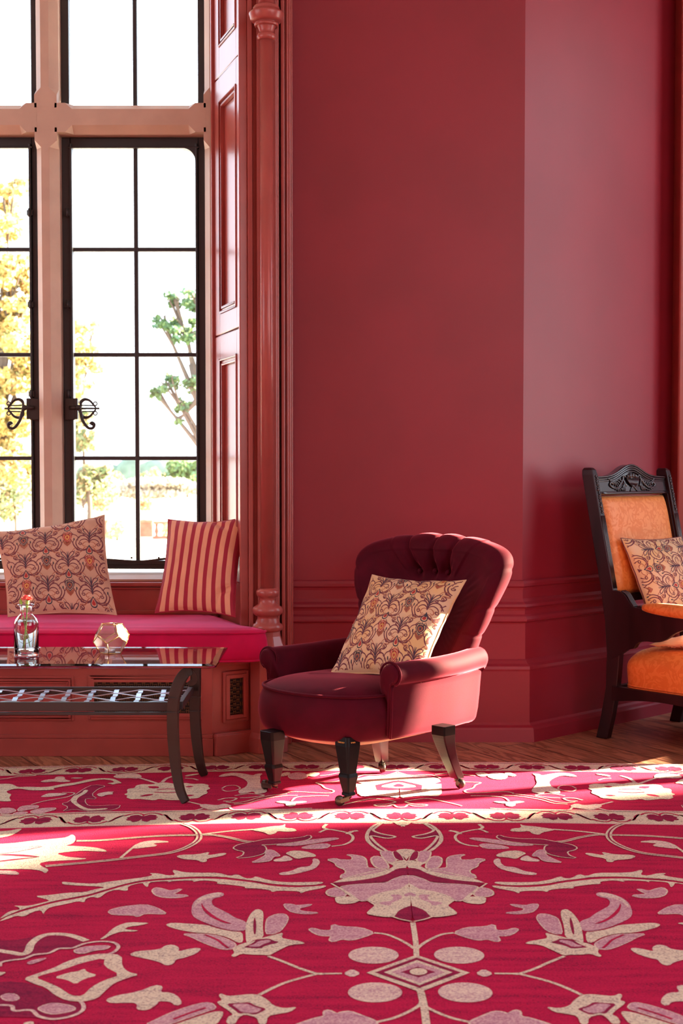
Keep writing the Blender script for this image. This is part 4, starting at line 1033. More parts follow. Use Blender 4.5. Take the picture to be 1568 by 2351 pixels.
for j, yy in enumerate(ys):
    pts = []; nn_ = int((XR_-XLf)/.0104)
    for i in range(nn_+1):
        x = XR_-(XR_-XLf)*i/nn_; ph = (XR_-.075-x)/.0835*math.pi
        pts.append((x, yy, zf-.008+(-.0045 if j % 2 else .0045)*math.cos(ph)))
    b = MB(); b.bar(pts, .012, .0018, up=(0,0,1)); b.build('long_strap', 'steel_strap', shelf)
settle(table, ((TXL+TXR)/2, 4.9, CZ))

# ------------------------------------------------------------------ bottle vase with a carnation
m, n, l, bb = nt('bottle_glass'); setp(bb, Base_Color=(1,1,1,1), Roughness=0.0, IOR=1.46, Transmission_Weight=1.0)
m, n, l, bb = nt('water'); setp(bb, Base_Color=(.97,1,.98,1), Roughness=0.0, IOR=1.33, Transmission_Weight=1.0)
VX, VY = Fl(57.5, 1508, TZ).x, Fl(57.5, 1506, TZ).y
s = 4.90/FPX
vase = thing('glass_bottle', 'clear glass bottle vase half full of water on the coffee table', 'vase', (VX, VY, TZ))
zy = lambda y: (1511-y)*s
outp = [(.001,0),(25,0),(27.5,1),(28,4),(28,70),(27,77),(24,85),(18,92),(14,96),(13,99),(13,112),(15,114),(19,115.5),(19.5,118),(17,119.5)]
inp = [(13,119),(11,116),(11,98),(12,95),(17,90),(22,83),(25.3,76),(26,70),(26,6),(22,5),(.001,6)]
b = MB(); b.lathe([(r*s if r > .01 else .0003, z*s+.0006) for r, z in outp+inp], n=48, caps=True); b.build('bottle', 'bottle_glass', vase)
b = MB(); b.lathe([(.0003,.0094),(22*s,.0092),(25.4*s,.0105),(25.7*s,.012),(25.7*s,70*s),(24.8*s,76*s),(21.5*s,82.8*s),(.0003,82.9*s)], n=40); b.build('water', 'water', vase)
mat('stem_green', (.10,.20,.04,1), .5); mat('leaf_green', (.28,.42,.06,1), .5); mat('petal_pink', (.95,.18,.22,1), .6, island=[(.95,.10,.16,1),(1,.32,.28,1),(.95,.25,.18,1)])
fl_ = thing('carnation', 'single pink carnation with a green bud standing in the glass bottle', 'flower', (VX, VY, TZ+.01))
PX = lambda x, y: Vector(((x-57.5)*s, 0, (1508-y)*s-.01))
b = MB(); b.tube(spline([PX(52,1494), PX(56,1450), PX(59,1410), PX(60,1392)], 5), .0022, 8); b.tube(spline([PX(64,1490), PX(56,1445), PX(50,1412), PX(47,1392)], 5), .0013, 8)
b.build('stem', 'stem_green', fl_)
b = MB(); b.lathe([(.003,0),(.006,.004),(.0065,.012),(.006,.020),(.007,.024)], n=14, M=Matrix.Translation(PX(59.5,1396)) @ Matrix.Rotation(R(6), 4, 'Y')); b.build('calyx', 'leaf_green', fl_)
b = MB(); b.lathe([(.0005,0),(.004,.004),(.0055,.011),(.004,.018),(.0008,.024)], n=12, M=Matrix.Translation(PX(47,1392)) @ Matrix.Rotation(R(-10), 4, 'Y')); b.build('bud', 'leaf_green', fl_)
b = MB(); rnd = random.Random(4)
for i in range(70):
    th = rnd.uniform(0, 2*math.pi); el = rnd.uniform(-.1, 1.35); L = rnd.uniform(.012,.020); c0 = PX(60,1378)
    d = Vector((math.cos(th)*math.cos(el), math.sin(th)*math.cos(el), math.sin(el)*.75)); sd = d.cross(Vector((0,0,1))).normalized(); up_ = sd.cross(d)
    vs = []
    for a in range(6):
        u = a/5
        for k_ in (-1, -.33, .33, 1):
            rag = (.0016*math.sin(k_*9+i) if a == 5 else 0)
            vs.append(c0+d*(L*u+rag)+sd*(k_*.0075*(.25+u))+up_*(.004*u*u*math.sin(3*k_+i)))
    f_ = [(a*4+q, a*4+q+1, a*4+q+5, a*4+q+4) for a in range(5) for q in range(3)]
    b.add(vs, f_, 0, True)
b.build('petals', 'petal_pink', fl_, fix=False)
b = MB()
for a, (x, y, dx, dy) in enumerate(((64,1452,-12,-8),(64,1462,-10,10),(48,1425,6,-10),(62,1420,6,-8))):
    p0 = PX(x-2, y); p1 = PX(x+dx, y+dy); md = (p0+p1)/2+Vector((0,.002,.002)); wd = Vector((0,.003,0))
    b.add([p0, md+wd, p1, md-wd+Vector((0,0,.002))], [(0,1,2,3)])
b.build('leaves', 'leaf_green', fl_, fix=False)

# ------------------------------------------------------------------ faceted brass candle holder (dodecahedron)
TXc, TYc = Fl(255,1500,TZ).x, 4.945
holder = thing('candle_holder', 'twelve sided clear glass candle holder with thin brass edges on the coffee table', 'candle holder', (TXc, TYc, TZ))
phi = (1+5**.5)/2
V = [Vector(v) for v in [(x,y,z) for x in (1,-1) for y in (1,-1) for z in (1,-1)]+[(0,a/phi,b_*phi) for a in (1,-1) for b_ in (1,-1)]+[(a/phi,b_*phi,0) for a in (1,-1) for b_ in (1,-1)]+[(a*phi,0,b_/phi) for a in (1,-1) for b_ in (1,-1)]]
ed = [(i, j) for i in range(20) for j in range(i+1, 20) if abs((V[i]-V[j]).length-2/phi) < 1e-3]
nrm = [Vector(v).normalized() for v in [(a,0,b_*phi) for a in (1,-1) for b_ in (1,-1)]+[(a*phi,b_,0) for a in (1,-1) for b_ in (1,-1)]+[(0,a*phi,b_) for a in (1,-1) for b_ in (1,-1)]]
faces = []
for nn_ in nrm:
    mx_ = max(v.dot(nn_) for v in V); ids = [i for i in range(20) if abs(V[i].dot(nn_)-mx_) < 1e-3]
    c = sum((V[i] for i in ids), Vector())/5; u = (V[ids[0]]-c).normalized(); w_ = nn_.cross(u)
    ids.sort(key=lambda i: math.atan2((V[i]-c).dot(w_), (V[i]-c).dot(u))); faces.append((nn_, ids))
q = nrm[0].rotation_difference(Vector((0,0,1)))
hh = faces[0][0].dot(V[faces[0][1][0]])
sc = .0455/1.0*.83
ptsd = [(q @ v) for v in V]
# turn so that a lower edge points at the viewer
low = [p for p in ptsd if p.z < -hh+.01]
best = min(low, key=lambda p: p.z); a0 = math.atan2(low[0].y, low[0].x)
rot = Matrix.Rotation(R(-90)+R(0)-a0+R(-4), 3, 'Z')
sc = .100/(2*hh)
ptsd = [(rot @ p)*sc+Vector((0,0,hh*sc+.0022)) for p in ptsd]
b = MB()
for i, j in ed: b.tube([ptsd[i], ptsd[j]], .0016, 6)
for p in ptsd: b.sphere(p, .0018, 6)
b.build('brass_frame', 'brass', holder)
glass_mat('holder_glass', (.93,.91,.95,1), .22, .20)
topn = max(range(12), key=lambda k_: (q @ faces[k_][0]).z)
for k_, (nn_, ids) in enumerate(faces):
    if k_ == topn: continue
    c = sum((ptsd[i] for i in ids), Vector())/5; b = MB()
    b.add([c+(ptsd[i]-c)*.97 for i in ids], [(0,1,2,3,4)]); g = b.build('pane', 'holder_glass', holder, fix=False)
mat('wax', (.85,.72,.55,1), .5); mat('tin', (.7,.7,.7,1), .3, metal=1)
cdl = thing('tealight', 'small cream tealight inside the brass edged candle holder', 'candle', (TXc-.004, TYc, TZ+.0034))
b = MB(); b.lathe([(.0005,0),(.0185,0),(.0188,.015),(.0178,.015),(.0176,.002),(.0005,.002)], n=28); b.build('cup', 'tin', cdl)
b = MB(); b.lathe([(.0005,.002),(.0175,.002),(.0175,.012),(.0005,.0115)], n=28); b.tube([(0,0,.011),(0,0,.019)], .0006, 6); b.build('wax', 'wax', cdl)
# ------------------------------------------------------------------ carved parlour chair by the angled wall
def damask(name, c1, c2, sheen):
    m, n, l, b = nt(name)
    tc = n.new('ShaderNodeTexCoord'); nz = n.new('ShaderNodeTexNoise'); nz.inputs['Scale'].default_value = 22; nz.inputs['Detail'].default_value = 3; nz.inputs['Distortion'].default_value = 2.4
    l.new(tc.outputs['Object'], nz.inputs[0]); rp = n.new('ShaderNodeValToRGB'); e = rp.color_ramp.elements
    e[0].position = .48; e[0].color = c1; e[1].position = .53; e[1].color = c2; l.new(nz.outputs[0], rp.inputs[0]); l.new(rp.outputs[0], b.inputs['Base Color'])
    r2 = n.new('ShaderNodeMapRange'); r2.inputs[1].default_value = .45; r2.inputs[2].default_value = .55; r2.inputs[3].default_value = .60; r2.inputs[4].default_value = .48
    l.new(nz.outputs[0], r2.inputs[0]); l.new(r2.outputs[0], b.inputs['Roughness'])
    setp(b, Sheen_Weight=sheen, Sheen_Roughness=.3, Specular_IOR_Level=.55); b.inputs['Sheen Tint'].default_value = (1,.75,.45,1)
    wv = n.new('ShaderNodeTexNoise'); wv.inputs['Scale'].default_value = 500; l.new(tc.outputs['Object'], wv.inputs[0])
    bp = n.new('ShaderNodeBump'); bp.inputs['Strength'].default_value = .15; bp.inputs['Distance'].default_value = .001; l.new(wv.outputs[0], bp.inputs['Height']); l.new(bp.outputs[0], b.inputs['Normal'])
damask('orange_damask', (.70,.19,.030,1), (.78,.25,.05,1), .5)
mat('mahogany', (.022,.005,.007,1), .34, var=.3, vscale=4, stretch=(4,4,.6), spec=.3, bump=.06, bscale=40)
mat('mahogany_polished', (.014,.006,.008,1), .26, coat=.7)
OC = Vector((1.135, 5.87, 0)); OL = Vector((.7071, .7071, 0)); OF = Vector((.7071, -.7071, 0))
W = .565
def ow(a, b_, z): return OC+OL*a+OF*b_+Vector((0,0,z))
old = thing('parlour_chair', 'dark carved wooden armchair with orange damask upholstery beside the angled red wall', 'armchair')
def lb(z): return interp(z, [0,.10,.22,.36,.50,.62,1.13], [-.055,-.030,-.008,.0,-.012,-.032,-.140])
def stile(a):
    b = MB(); rg = []
    zs = [.001,.05,.10,.16,.22,.29,.36,.43,.50,.56,.62,.75,.90,1.0,1.06,1.10,1.120,1.130]
    for z in zs:
        dp = interp(z, [0,.22,.36,.62,1.13], [.055,.055,.064,.062,.058]); s_ = 1 if z < 1.11 else (.9 if z < 1.125 else .6)
        w_ = .034*s_; d_ = dp*s_; c = lb(z)
        rg.append([ow(a-w_/2, c-d_/2, z), ow(a+w_/2, c-d_/2, z), ow(a+w_/2, c+d_/2, z), ow(a-w_/2, c+d_/2, z)])
    b.loft(rg, True, True, 0, False)
    o = b.build('stile', 'mahogany', old, bevel=.004, seg=3)
    b = MB()                               # reeding down the face, carved drop at the head
    for k_, da in enumerate((-.0105,-.0035,.0035,.0105)):
        b.tube([ow(a+da, lb(z)+.030+.001, z) for z in (.63,.75,.85,.93)], .0028, 6)
    for i in range(14):
        z = 1.095-i*.0115; b.sphere(ow(a+.004*math.sin(i*2.1), lb(z)+.030, z), .0062 if i % 2 else .0045, 8)
        b.tube([ow(a-.008, lb(z)+.031, z), ow(a, lb(z)+.034, z-.006), ow(a+.008, lb(z)+.031, z)], .0016, 5)
    b.build('carving', 'mahogany_polished', o)
    return o
stile(0); stile(W)
# shaped crest rail with reeded arch and carved basket
def arch(u): return .052*math.exp(-((u-.5)/.20)**2)
ZB = 1.020
b = MB(); rg = []
NU = 60
for i in range(NU+1):
    u = i/NU; a = .014+(W-.028)*u; zt = 1.092+arch(u); f = lb(1.06)-.0
    rg.append([ow(a, lb(ZB)-.012, ZB), ow(a, lb(ZB)+.014, ZB), ow(a, lb(zt)+.012, zt), ow(a, lb(zt)-.014, zt)])
b.loft(rg, True, True, 0, False); crest = b.build('crest_rail', 'mahogany_polished', old)
b = MB()
for q_, r_ in ((0,.0045),(.009,.0045),(.018,.0045),(.027,.003)):
    b.tube([ow(.014+(W-.028)*i/NU, lb(1.09)+.014, 1.090+arch(i/NU)-q_) for i in range(NU+1)], r_, 8)
b.tube([ow(.014+(W-.028)*i/10, lb(ZB)+.016, ZB+.002) for i in range(11)], .0075, 8)
yc = lambda u, z, d=.016: ow(.014+(W-.028)*u, lb(z)+d, z)
def yb_(dx, z, d=.016): return ow(W/2+dx, lb(z)+d, z)
# basket bowl with flutes, fruit, foot
for i in range(13):
    t = -1+2*i/12; b.tube([yb_(t*.045, 1.083, .020), yb_(t*.034, 1.068, .022), yb_(t*.018, 1.054, .019)], .0034, 6)
b.tube([yb_(-.048,1.086,.02), yb_(.048,1.086,.02)], .0035, 6)
b.tube([yb_(-.016,1.052,.019), yb_(.016,1.052,.019)], .004, 6)
for t in (-.02, .0, .02): b.sphere(yb_(t, 1.094, .02), .010, 10)
for t in (-.033, -.01, .011, .033): b.sphere(yb_(t, 1.101 if abs(t) < .02 else 1.093, .018), .007, 8)
b.tube(spline([yb_(-.026,1.030), yb_(-.010,1.046), yb_(0,1.048), yb_(.010,1.046), yb_(.026,1.030)], 4), .003, 6)
for s_ in (1, -1):
    b.tube(spline([yb_(s_*.045,1.088), yb_(s_*.062,1.098), yb_(s_*.068,1.080), yb_(s_*.058,1.060), yb_(s_*.050,1.052)], 5), .004, 6)
    b.tube(spline([yb_(s_*.060,1.090), yb_(s_*.085,1.066), yb_(s_*.115,1.046), yb_(s_*.150,1.044), yb_(s_*.172,1.056), yb_(s_*.160,1.068), yb_(s_*.148,1.058)], 5), .0045, 6)
    for i in range(7):
        cx = .075+.014*i; zz = 1.060-.012*math.sin(i*.6)
        b.tube(spline([yb_(s_*cx, zz), yb_(s_*(cx+.010), zz+.016), yb_(s_*(cx+.022), zz+.018)], 3), .0028, 5)
        b.sphere(yb_(s_*(cx+.004), zz-.014), .0048, 7)
    for i in range(5):
        b.tube(spline([yb_(s_*.066,1.075-.004*i), yb_(s_*(.060+.004*i),1.050), yb_(s_*(.064+.007*i),1.032)], 3), .0026, 5)
o_ = b.build('carved_basket', 'mahogany_polished', crest)
# upholstered back panel
def pad(name, corners, thick, parent, m_, nu=24, nv=24, pw=.35):
    b = MB(); vs = []
    A, B, C, D = [Vector(c) for c in corners]     # bottom-left, bottom-right, top-right, top-left
    nrm_ = (B-A).cross(D-A).normalized()
    for i in range(nu+1):
        for j in range(nv+1):
            u, v = i/nu, j/nv; p = (A*(1-u)+B*u)*(1-v)+(D*(1-u)+C*u)*v
            h = ((1-abs(2*u-1)**5)*(1-abs(2*v-1)**5))**pw
            vs.append(p+nrm_*thick*h)
    f_ = [(i*(nv+1)+j, (i+1)*(nv+1)+j, (i+1)*(nv+1)+j+1, i*(nv+1)+j+1) for i in range(nu) for j in range(nv)]
    b.add(vs, f_, 0, True); bd = [(i, 0) for i in range(nu)]+[(nu, j) for j in range(nv)]+[(i, nv) for i in range(nu, 0, -1)]+[(0, j) for j in range(nv, 0, -1)]
    r0 = [vs[i*(nv+1)+j] for i, j in bd]; r1 = [p-nrm_*.018 for p in r0]
    b.loft([r0, r1], True, False, 0, False); b.add(r1, [tuple(range(len(r1)))]); return b.build(name, m_, parent)
zb0, zb1 = .60, 1.010
fr = MB()
for a in (.020, W-.020): fr.bar([ow(a, lb(z)+.004, z) for z in (.56,.62,.8,1.0,1.02)], .012, .030, up=OF)
fr.bar([ow(.015, lb(.59), .585), ow(W-.015, lb(.59), .585)], .03, .028, up=OF); fr.build('back_frame', 'mahogany', old)
pad('back_upholstery', [ow(.028, lb(zb0)-.004, zb0), ow(W-.028, lb(zb0)-.004, zb0), ow(W-.028, lb(zb1)-.004, zb1), ow(.028, lb(zb1)-.004, zb1)], .034, old, 'orange_damask')
# seat with rounded, tightly stuffed front
SD = .53; SWd = .05
b = MB(); rg = []
outl_ = []
for k_ in range(48):
    th = 2*math.pi*k_/48; c_, s_ = math.cos(th), math.sin(th); e = .28
    outl_.append((math.copysign(abs(c_)**e, c_), math.copysign(abs(s_)**e, s_)))
def splan(x, y, off):
    u = (y+1)/2                                          # 0 back, 1 front
    hw = W/2+.005+.045*u+off
    return (W/2+x*hw, .03+(SD+off)*u-off*.5)
for z, off in ((.222,-.012),(.224,-.002),(.232,.003),(.27,.006),(.31,.010),(.345,.006),(.372,-.018),(.392,-.06),(.405,-.12)):
    rg.append([ow(*splan(x, y, off), z+(.018*(1-((y+1)/2))*-1 if z > .33 else 0)) for x, y in outl_])
b.loft(rg, True, True, 0, True); sq = b.build('seat', 'orange_damask', old, sub=1)
b = MB()
for zz in (.226, .234): b.tube([ow(*splan(x, y, .003), zz) for x, y in outl_], .003, 6, closed=True)
b.build('gimp_braid', 'orange_damask', sq)
# seat rails and front legs
b = MB()
for a, (b0, b1) in ((-.012,(0,.56)), (W+.012,(0,.56))):
    pts = []; sgn = -1 if a < 0 else 1
    rg = []
    for i in range(13):
        u = i/12; bb_ = b0+(b1-b0)*u; drop = .165+.022*math.sin(math.pi*min(1, max(0, (u-.02)/.9)))
        aa_ = a+sgn*.045*u
        rg.append([ow(aa_-.014, bb_, drop), ow(aa_+.014, bb_, drop), ow(aa_+.014, bb_, .226), ow(aa_-.014, bb_, .226)])
    b.loft(rg, True, True, 0, False)
b.bar([ow(-.06, .56, .195), ow(W+.06, .56, .195)], .028, .062); b.bar([ow(0, 0, .195), ow(W, 0, .195)], .028, .06)
b.build('seat_rail', 'mahogany', old, bevel=.002)
for a in (-.055, W+.055):
    b = MB(); c = ow(a, .56, 0); b.lathe([(.012,.001),(.018,.01),(.014,.03),(.022,.09),(.026,.15),(.020,.17),(.028,.18),(.028,.225)], c=(c.x, c.y, 0), n=20); b.build('leg', 'mahogany', old)
# solid shaped arm panels with padded tops
def armp(a, sg):
    # outline in (b, z): scrolled top edge, pierced space above the seat
    ol = [(-.035,.625),(.03,.622),(.055,.612),(.085,.575),(.10,.560),(.14,.556),(.30,.548),(.47,.540),(.50,.525),(.50,.50),(.46,.492),(.36,.492),(.30,.470),(.26,.440),(.22,.425),(.15,.425),(.12,.415),(.105,.39),(.075,.385),(.05,.37),(.015,.345),(-.03,.33)]
    ol = chaikin(ol, 1, True, .2)
    b = MB(); n_ = len(ol); w2 = .013
    A0 = [ow(a-w2+sg*.05*max(0, bb_), bb_, z) for bb_, z in ol]; A1 = [ow(a+w2+sg*.05*max(0, bb_), bb_, z) for bb_, z in ol]
    b.add(A0, [tuple(range(n_))]); b.add(A1, [tuple(range(n_))[::-1]]); b.loft([A0, A1], True, False, 0, False)
    o = b.build('arm_panel', 'mahogany', old, bevel=.002)
    b = MB()
    for k_ in range(4):
        d = -.012+.008*k_; b.tube(spline([ow(a+d, .04, .623), ow(a+d, .062, .612), ow(a+d, .085, .580), ow(a+d, .100, .562)], 5), .0036, 6)
    b.tube([ow(a-.014, .125, .556), ow(a+.014, .125, .556)], .012, 14); b.build('reeding', 'mahogany_polished', o)
    b = MB(); rg = []
    for i in range(17):
        u = i/16; bb_ = .145+.37*u; s_ = math.sin(math.pi*min(.999, max(.02, u*.94+.03)))**.28; zc_ = .560-.012*u
        rg.append([ow(a+sg*.05*bb_+.036*s_*math.cos(t), bb_, zc_+(.030 if math.sin(t) > 0 else .026)*s_*math.sin(t)) for t in [2*math.pi*q/20 for q in range(20)]])
    b.loft(rg, True, True, 0, True); b.build('arm_pad', 'orange_damask', old)
    b = MB(); b.bar([ow(a+sg*.05*.5, .50, .50), ow(a+sg*.05*.54, .52, .38), ow(a+sg*.05*.54, .54, .22)], .03, .03, up=OL); b.build('arm_post', 'mahogany', old, bevel=.002)
armp(-.004, -1); armp(W+.004, 1)
settle(old, (ow(W/2, .25, 0).x, ow(W/2, .25, 0).y, 0))
# ------------------------------------------------------------------ window seat cushion
cush = None
def cush_outline(off=0.0):
    A = (FB.x+.0, FB.y-.05)
    pts = [(-2.85,5.475),(-.60,5.475),(-.44,5.478),(-.345,5.49),(-.302,5.52),(-.300,5.56),(-.33,5.625),(-.395,5.70),(-.415,5.745),(-.545,6.10),(-.56,6.135),(-2.85,6.135)]
    # densify
    out = []
    for i in range(len(pts)):
        a = Vector((*pts[i], 0)); b_ = Vector((*pts[(i+1) % len(pts)], 0)); k_ = max(1, int((b_-a).length/.05))
        for j in range(k_): out.append(a.lerp(b_, j/k_))
    n_ = len(out); res = []
    for i in range(n_):
        t = (out[(i+1) % n_]-out[i-1]).normalized(); q = Vector((t.y, -t.x, 0)); res.append(out[i]-q*off*-1)
    return res
b = MB(); rg = []
for z, off in ((.374,-.014),(.378,-.003),(.395,.006),(.425,.011),(.455,.008),(.478,.002),(.487,-.001),(.492,-.006),(.497,-.025),(.501,-.06)):
    rg.append([(p.x, p.y, z) for p in cush_outline(off)])
b.loft(rg, True, False, 0, True)
o = b.v[-len(rg[-1]):]
vs_ = list(rg[-1]); b.add(vs_, [tuple(range(len(vs_)))], 0, True); b.add(rg[0], [tuple(range(len(rg[0])))[::-1]])
cush = b.build('seat_cushion', 'seat_velvet', None)
tag(cush, 'long magenta velvet cushion covering the window seat', 'cushion')
b = MB(); b.tube([(p.x, p.y, .487) for p in cush_outline(.002)], .0045, 8, closed=True); b.build('piping', 'seat_velvet', cush)
b = MB(); b.tube([(p.x, p.y, .378) for p in cush_outline(.0)], .0040, 8, closed=True); b.build('piping', 'seat_velvet', cush)

# ------------------------------------------------------------------ scatter cushions
mat('fabric_sand', (.58,.34,.235,1), .85, var=.10, vscale=9, bump=.5, bscale=420, sheen=.2)
mat('fabric_gold', (.74,.45,.20,1), .8, col2=(.72,.48,.30,1), vscale=7, bump=.5, bscale=420, sheen=.2)
mat('thread_plum', (.16,.035,.05,1), .8); mat('thread_red', (.42,.035,.03,1), .8); mat('thread_ink', (.045,.04,.06,1), .8); mat('thread_rust', (.36,.11,.06,1), .8); mat('thread_gold', (.62,.33,.10,1), .8)
mat('stripe_sand', (.72,.30,.18,1), .8, bump=.5, bscale=420, var=.06, vscale=10); mat('stripe_red', (.34,.008,.03,1), .8, bump=.5, bscale=420, sheen=.2)
class Pil:
    # corners bottom-left, bottom-right, top-right, top-left ; thick ; pinch inward of edges
    def __init__(s, cor, thick, pinch=.05, folds=(), bend=0, seed=1, edges=None):
        s.c = [Vector(c) for c in cor]; s.t = thick; s.p = pinch; s.folds = folds; s.bend = bend; s.seed = seed
        A, B, C, D = s.c; s.n = ((B-A).cross(D-A)).normalized()
    def pos(s, u, v, side):
        A, B, C, D = s.c
        # u,v in 0..1 ; edges drawn in between the corners
        pu = s.p*(math.sin(math.pi*v))**.8; pv = s.p*(math.sin(math.pi*u))**.8
        uu = u+(pu*(1-2*u)); vv = v+(pv*(1-2*v))
        p = (A*(1-uu)+B*uu)*(1-vv)+(D*(1-uu)+C*uu)*vv
        e = (1-abs(2*u-1)**2.6)*(1-abs(2*v-1)**2.6)
        h = max(0, e)**.55
        w_ = .0035*math.sin(17*u+5*v*3+s.seed)*math.sin(13*v+s.seed*2)*(1-h*.5)
        d = side*(s.t*h)
        for (fu, fv, fr_, fa, fd) in s.folds:
            x = (u-fu)*math.cos(fa)+(v-fv)*math.sin(fa); y = -(u-fu)*math.sin(fa)+(v-fv)*math.cos(fa)
            if side > 0: d -= fd*math.exp(-(y/.035)**2-(x/fr_)**2)
        d += s.bend*((2*u-1)**2-.3)+(w_ if 0 < u < 1 and 0 < v < 1 else w_*.5)
        return p+s.n*d
    def nrm(s, u, v):
        e = .004; a = s.pos(min(1, u+e), v, 1)-s.pos(max(0, u-e), v, 1); b_ = s.pos(u, min(1, v+e), 1)-s.pos(u, max(0, v-e), 1)
        n_ = a.cross(b_)
        return n_.normalized() if n_.length > 1e-12 else s.n
def pillow(name, label, pil, mats, face_mat, group=None, cat='cushion', N=56, draw=None):
    b = MB()
    for side in (1, -1):
        vs = [pil.pos(i/N, j/N, side) for i in range(N+1) for j in range(N+1)]
        f_ = []
        for i in range(N):
            for j in range(N):
                q = (i*(N+1)+j, (i+1)*(N+1)+j, (i+1)*(N+1)+j+1, i*(N+1)+j+1); f_.append(q if side > 0 else q[::-1])
        k0 = len(b.f); b.add(vs, f_, 0, True)
        if face_mat and side > 0:
            for q in range(N*N): b.m[k0+q] = face_mat((q//N+.5)/N, (q % N+.5)/N)
    if draw: draw(b, pil)
    o = b.build(name, mats, None, fix=False); tag(o, label, cat, group)
    return o
def seam(pil, parent, m_, r=.003):
    b = MB(); K = 40; pts = [pil.pos(i/K, 0, 1) for i in range(K)]+[pil.pos(1, i/K, 1) for i in range(K)]+[pil.pos(1-i/K, 1, 1) for i in range(K)]+[pil.pos(0, 1-i/K, 1) for i in range(K)]
    b.tube(pts, r, 6, closed=True); b.build('piping', m_, parent)
# embroidered scrolling vine drawn as thin ribbons lying on the cloth
PU, PV = 1.0, 1.30
vine = []      # (material, width, points) in tile units, mirrored in x
def vn(m_, w_, pts): vine.append((m_, w_, [(p.x, p.y) for p in spline([(a, b_, 0) for a, b_ in pts], 6)]))
def sprl(cx, cy, r0, a0, turns, sg=1): return [(cx+r0*(1-.82*k/18)*math.cos(a0+sg*turns*2*math.pi*k/18), cy+r0*(1-.82*k/18)*math.sin(a0+sg*turns*2*math.pi*k/18)) for k in range(19)]
vn(1,.016,[(0,0),(.02,.09),(.08,.17),(.17,.19),(.25,.13),(.26,.04)])
vn(1,.014,[(0,-.02),(.03,.05),(.11,.09),(.20,.05),(.235,-.04)]); vn(1,.012,sprl(.20,-.03,.045,.4,1.1,-1))
vn(1,.016,[(.01,-.12),(.08,-.20),(.20,-.22),(.30,-.16),(.37,-.02),(.345,.10)]); vn(3,.012,[(.335,.06),(.345,.12),(.355,.05)])
vn(1,.013,[(0,.13),(.02,.26),(.06,.36),(.12,.40),(.15,.36),(.12,.33)]); vn(3,.010,[(0,.12),(.005,.25),(.015,.40)])
vn(1,.013,[(0,.12),(.05,.20),(.14,.27),(.22,.27),(.27,.33),(.23,.37),(.20,.33)])
vn(1,.011,sprl(.125,.235,.035,2.2,1.2)); vn(4,.013,[(.02,-.10),(.10,-.13),(.16,-.22),(.22,-.27),(.30,-.26),(.32,-.32)]); vn(1,.011,sprl(.285,-.335,.035,1.4,1.2,-1))
vn(3,.010,[(0,.0),(.012,.12),(.0,.22)]); vn(1,.012,[(.36,-.02),(.42,.08),(.44,.18),(.41,.24)]); vn(1,.011,sprl(.40,.225,.03,0,1.1))
vn(4,.010,[(.02,.01),(.09,.01),(.15,-.05),(.12,-.10),(.08,-.07)])
vn(1,.014,[(.02,-.11),(.11,-.19),(.23,-.16),(.30,-.04),(.28,.08),(.21,.14)]); vn(3,.010,[(0,.12),(.05,.24),(.13,.33),(.17,.44)]); vn(1,.012,[(.25,.13),(.30,.20),(.37,.24),(.44,.34)]); vn(4,.010,[(.10,.40),(.16,.48),(.24,.50),(.28,.44),(.24,.41)]); vn(1,.010,sprl(.24,.455,.035,.8,1.1))
fills = []     # (material, lift, polygon)
def tear(cx, cy, s_, m_, lift): fills.append((m_, lift, [(cx+s_*x, cy+s_*y) for x, y in chaikin([(0,.10),(.025,.03),(.06,-.03),(.05,-.085),(0,-.105),(-.05,-.085),(-.06,-.03),(-.025,.03)], 2)]))
tear(0,-.175,1.35,3,1); tear(0,-.185,1.0,0,2); tear(0,-.19,.72,2,3)
def tulip(cx, cy, c_out, c_in):
    o_ = [(0,-.16),(.07,-.09),(.11,0),(.10,.08),(.075,.12),(.06,.10),(.045,.145),(.025,.115),(0,.16)]
    o_ = o_+[(-x, y) for x, y in o_[::-1][1:-1]]
    sh = lambda k_, dy=0: [(cx+x*k_, cy+y*k_+dy) for x, y in o_]
    fills.append((4, 1, [(cx+x, cy+y) for x, y in [(0,-.27),(.07,-.20),(.115,-.08),(.09,-.11),(.05,-.17),(0,-.20),(-.05,-.17),(-.09,-.11),(-.115,-.08),(-.07,-.20)]]))
    fills.append((c_out, 1, sh(1.0))); fills.append((0, 2, sh(.82, -.004))); fills.append((c_out, 3, sh(.70, -.006))); fills.append((c_in, 4, sh(.50, -.01))); fills.append((c_out, 5, sh(.22, -.01)))
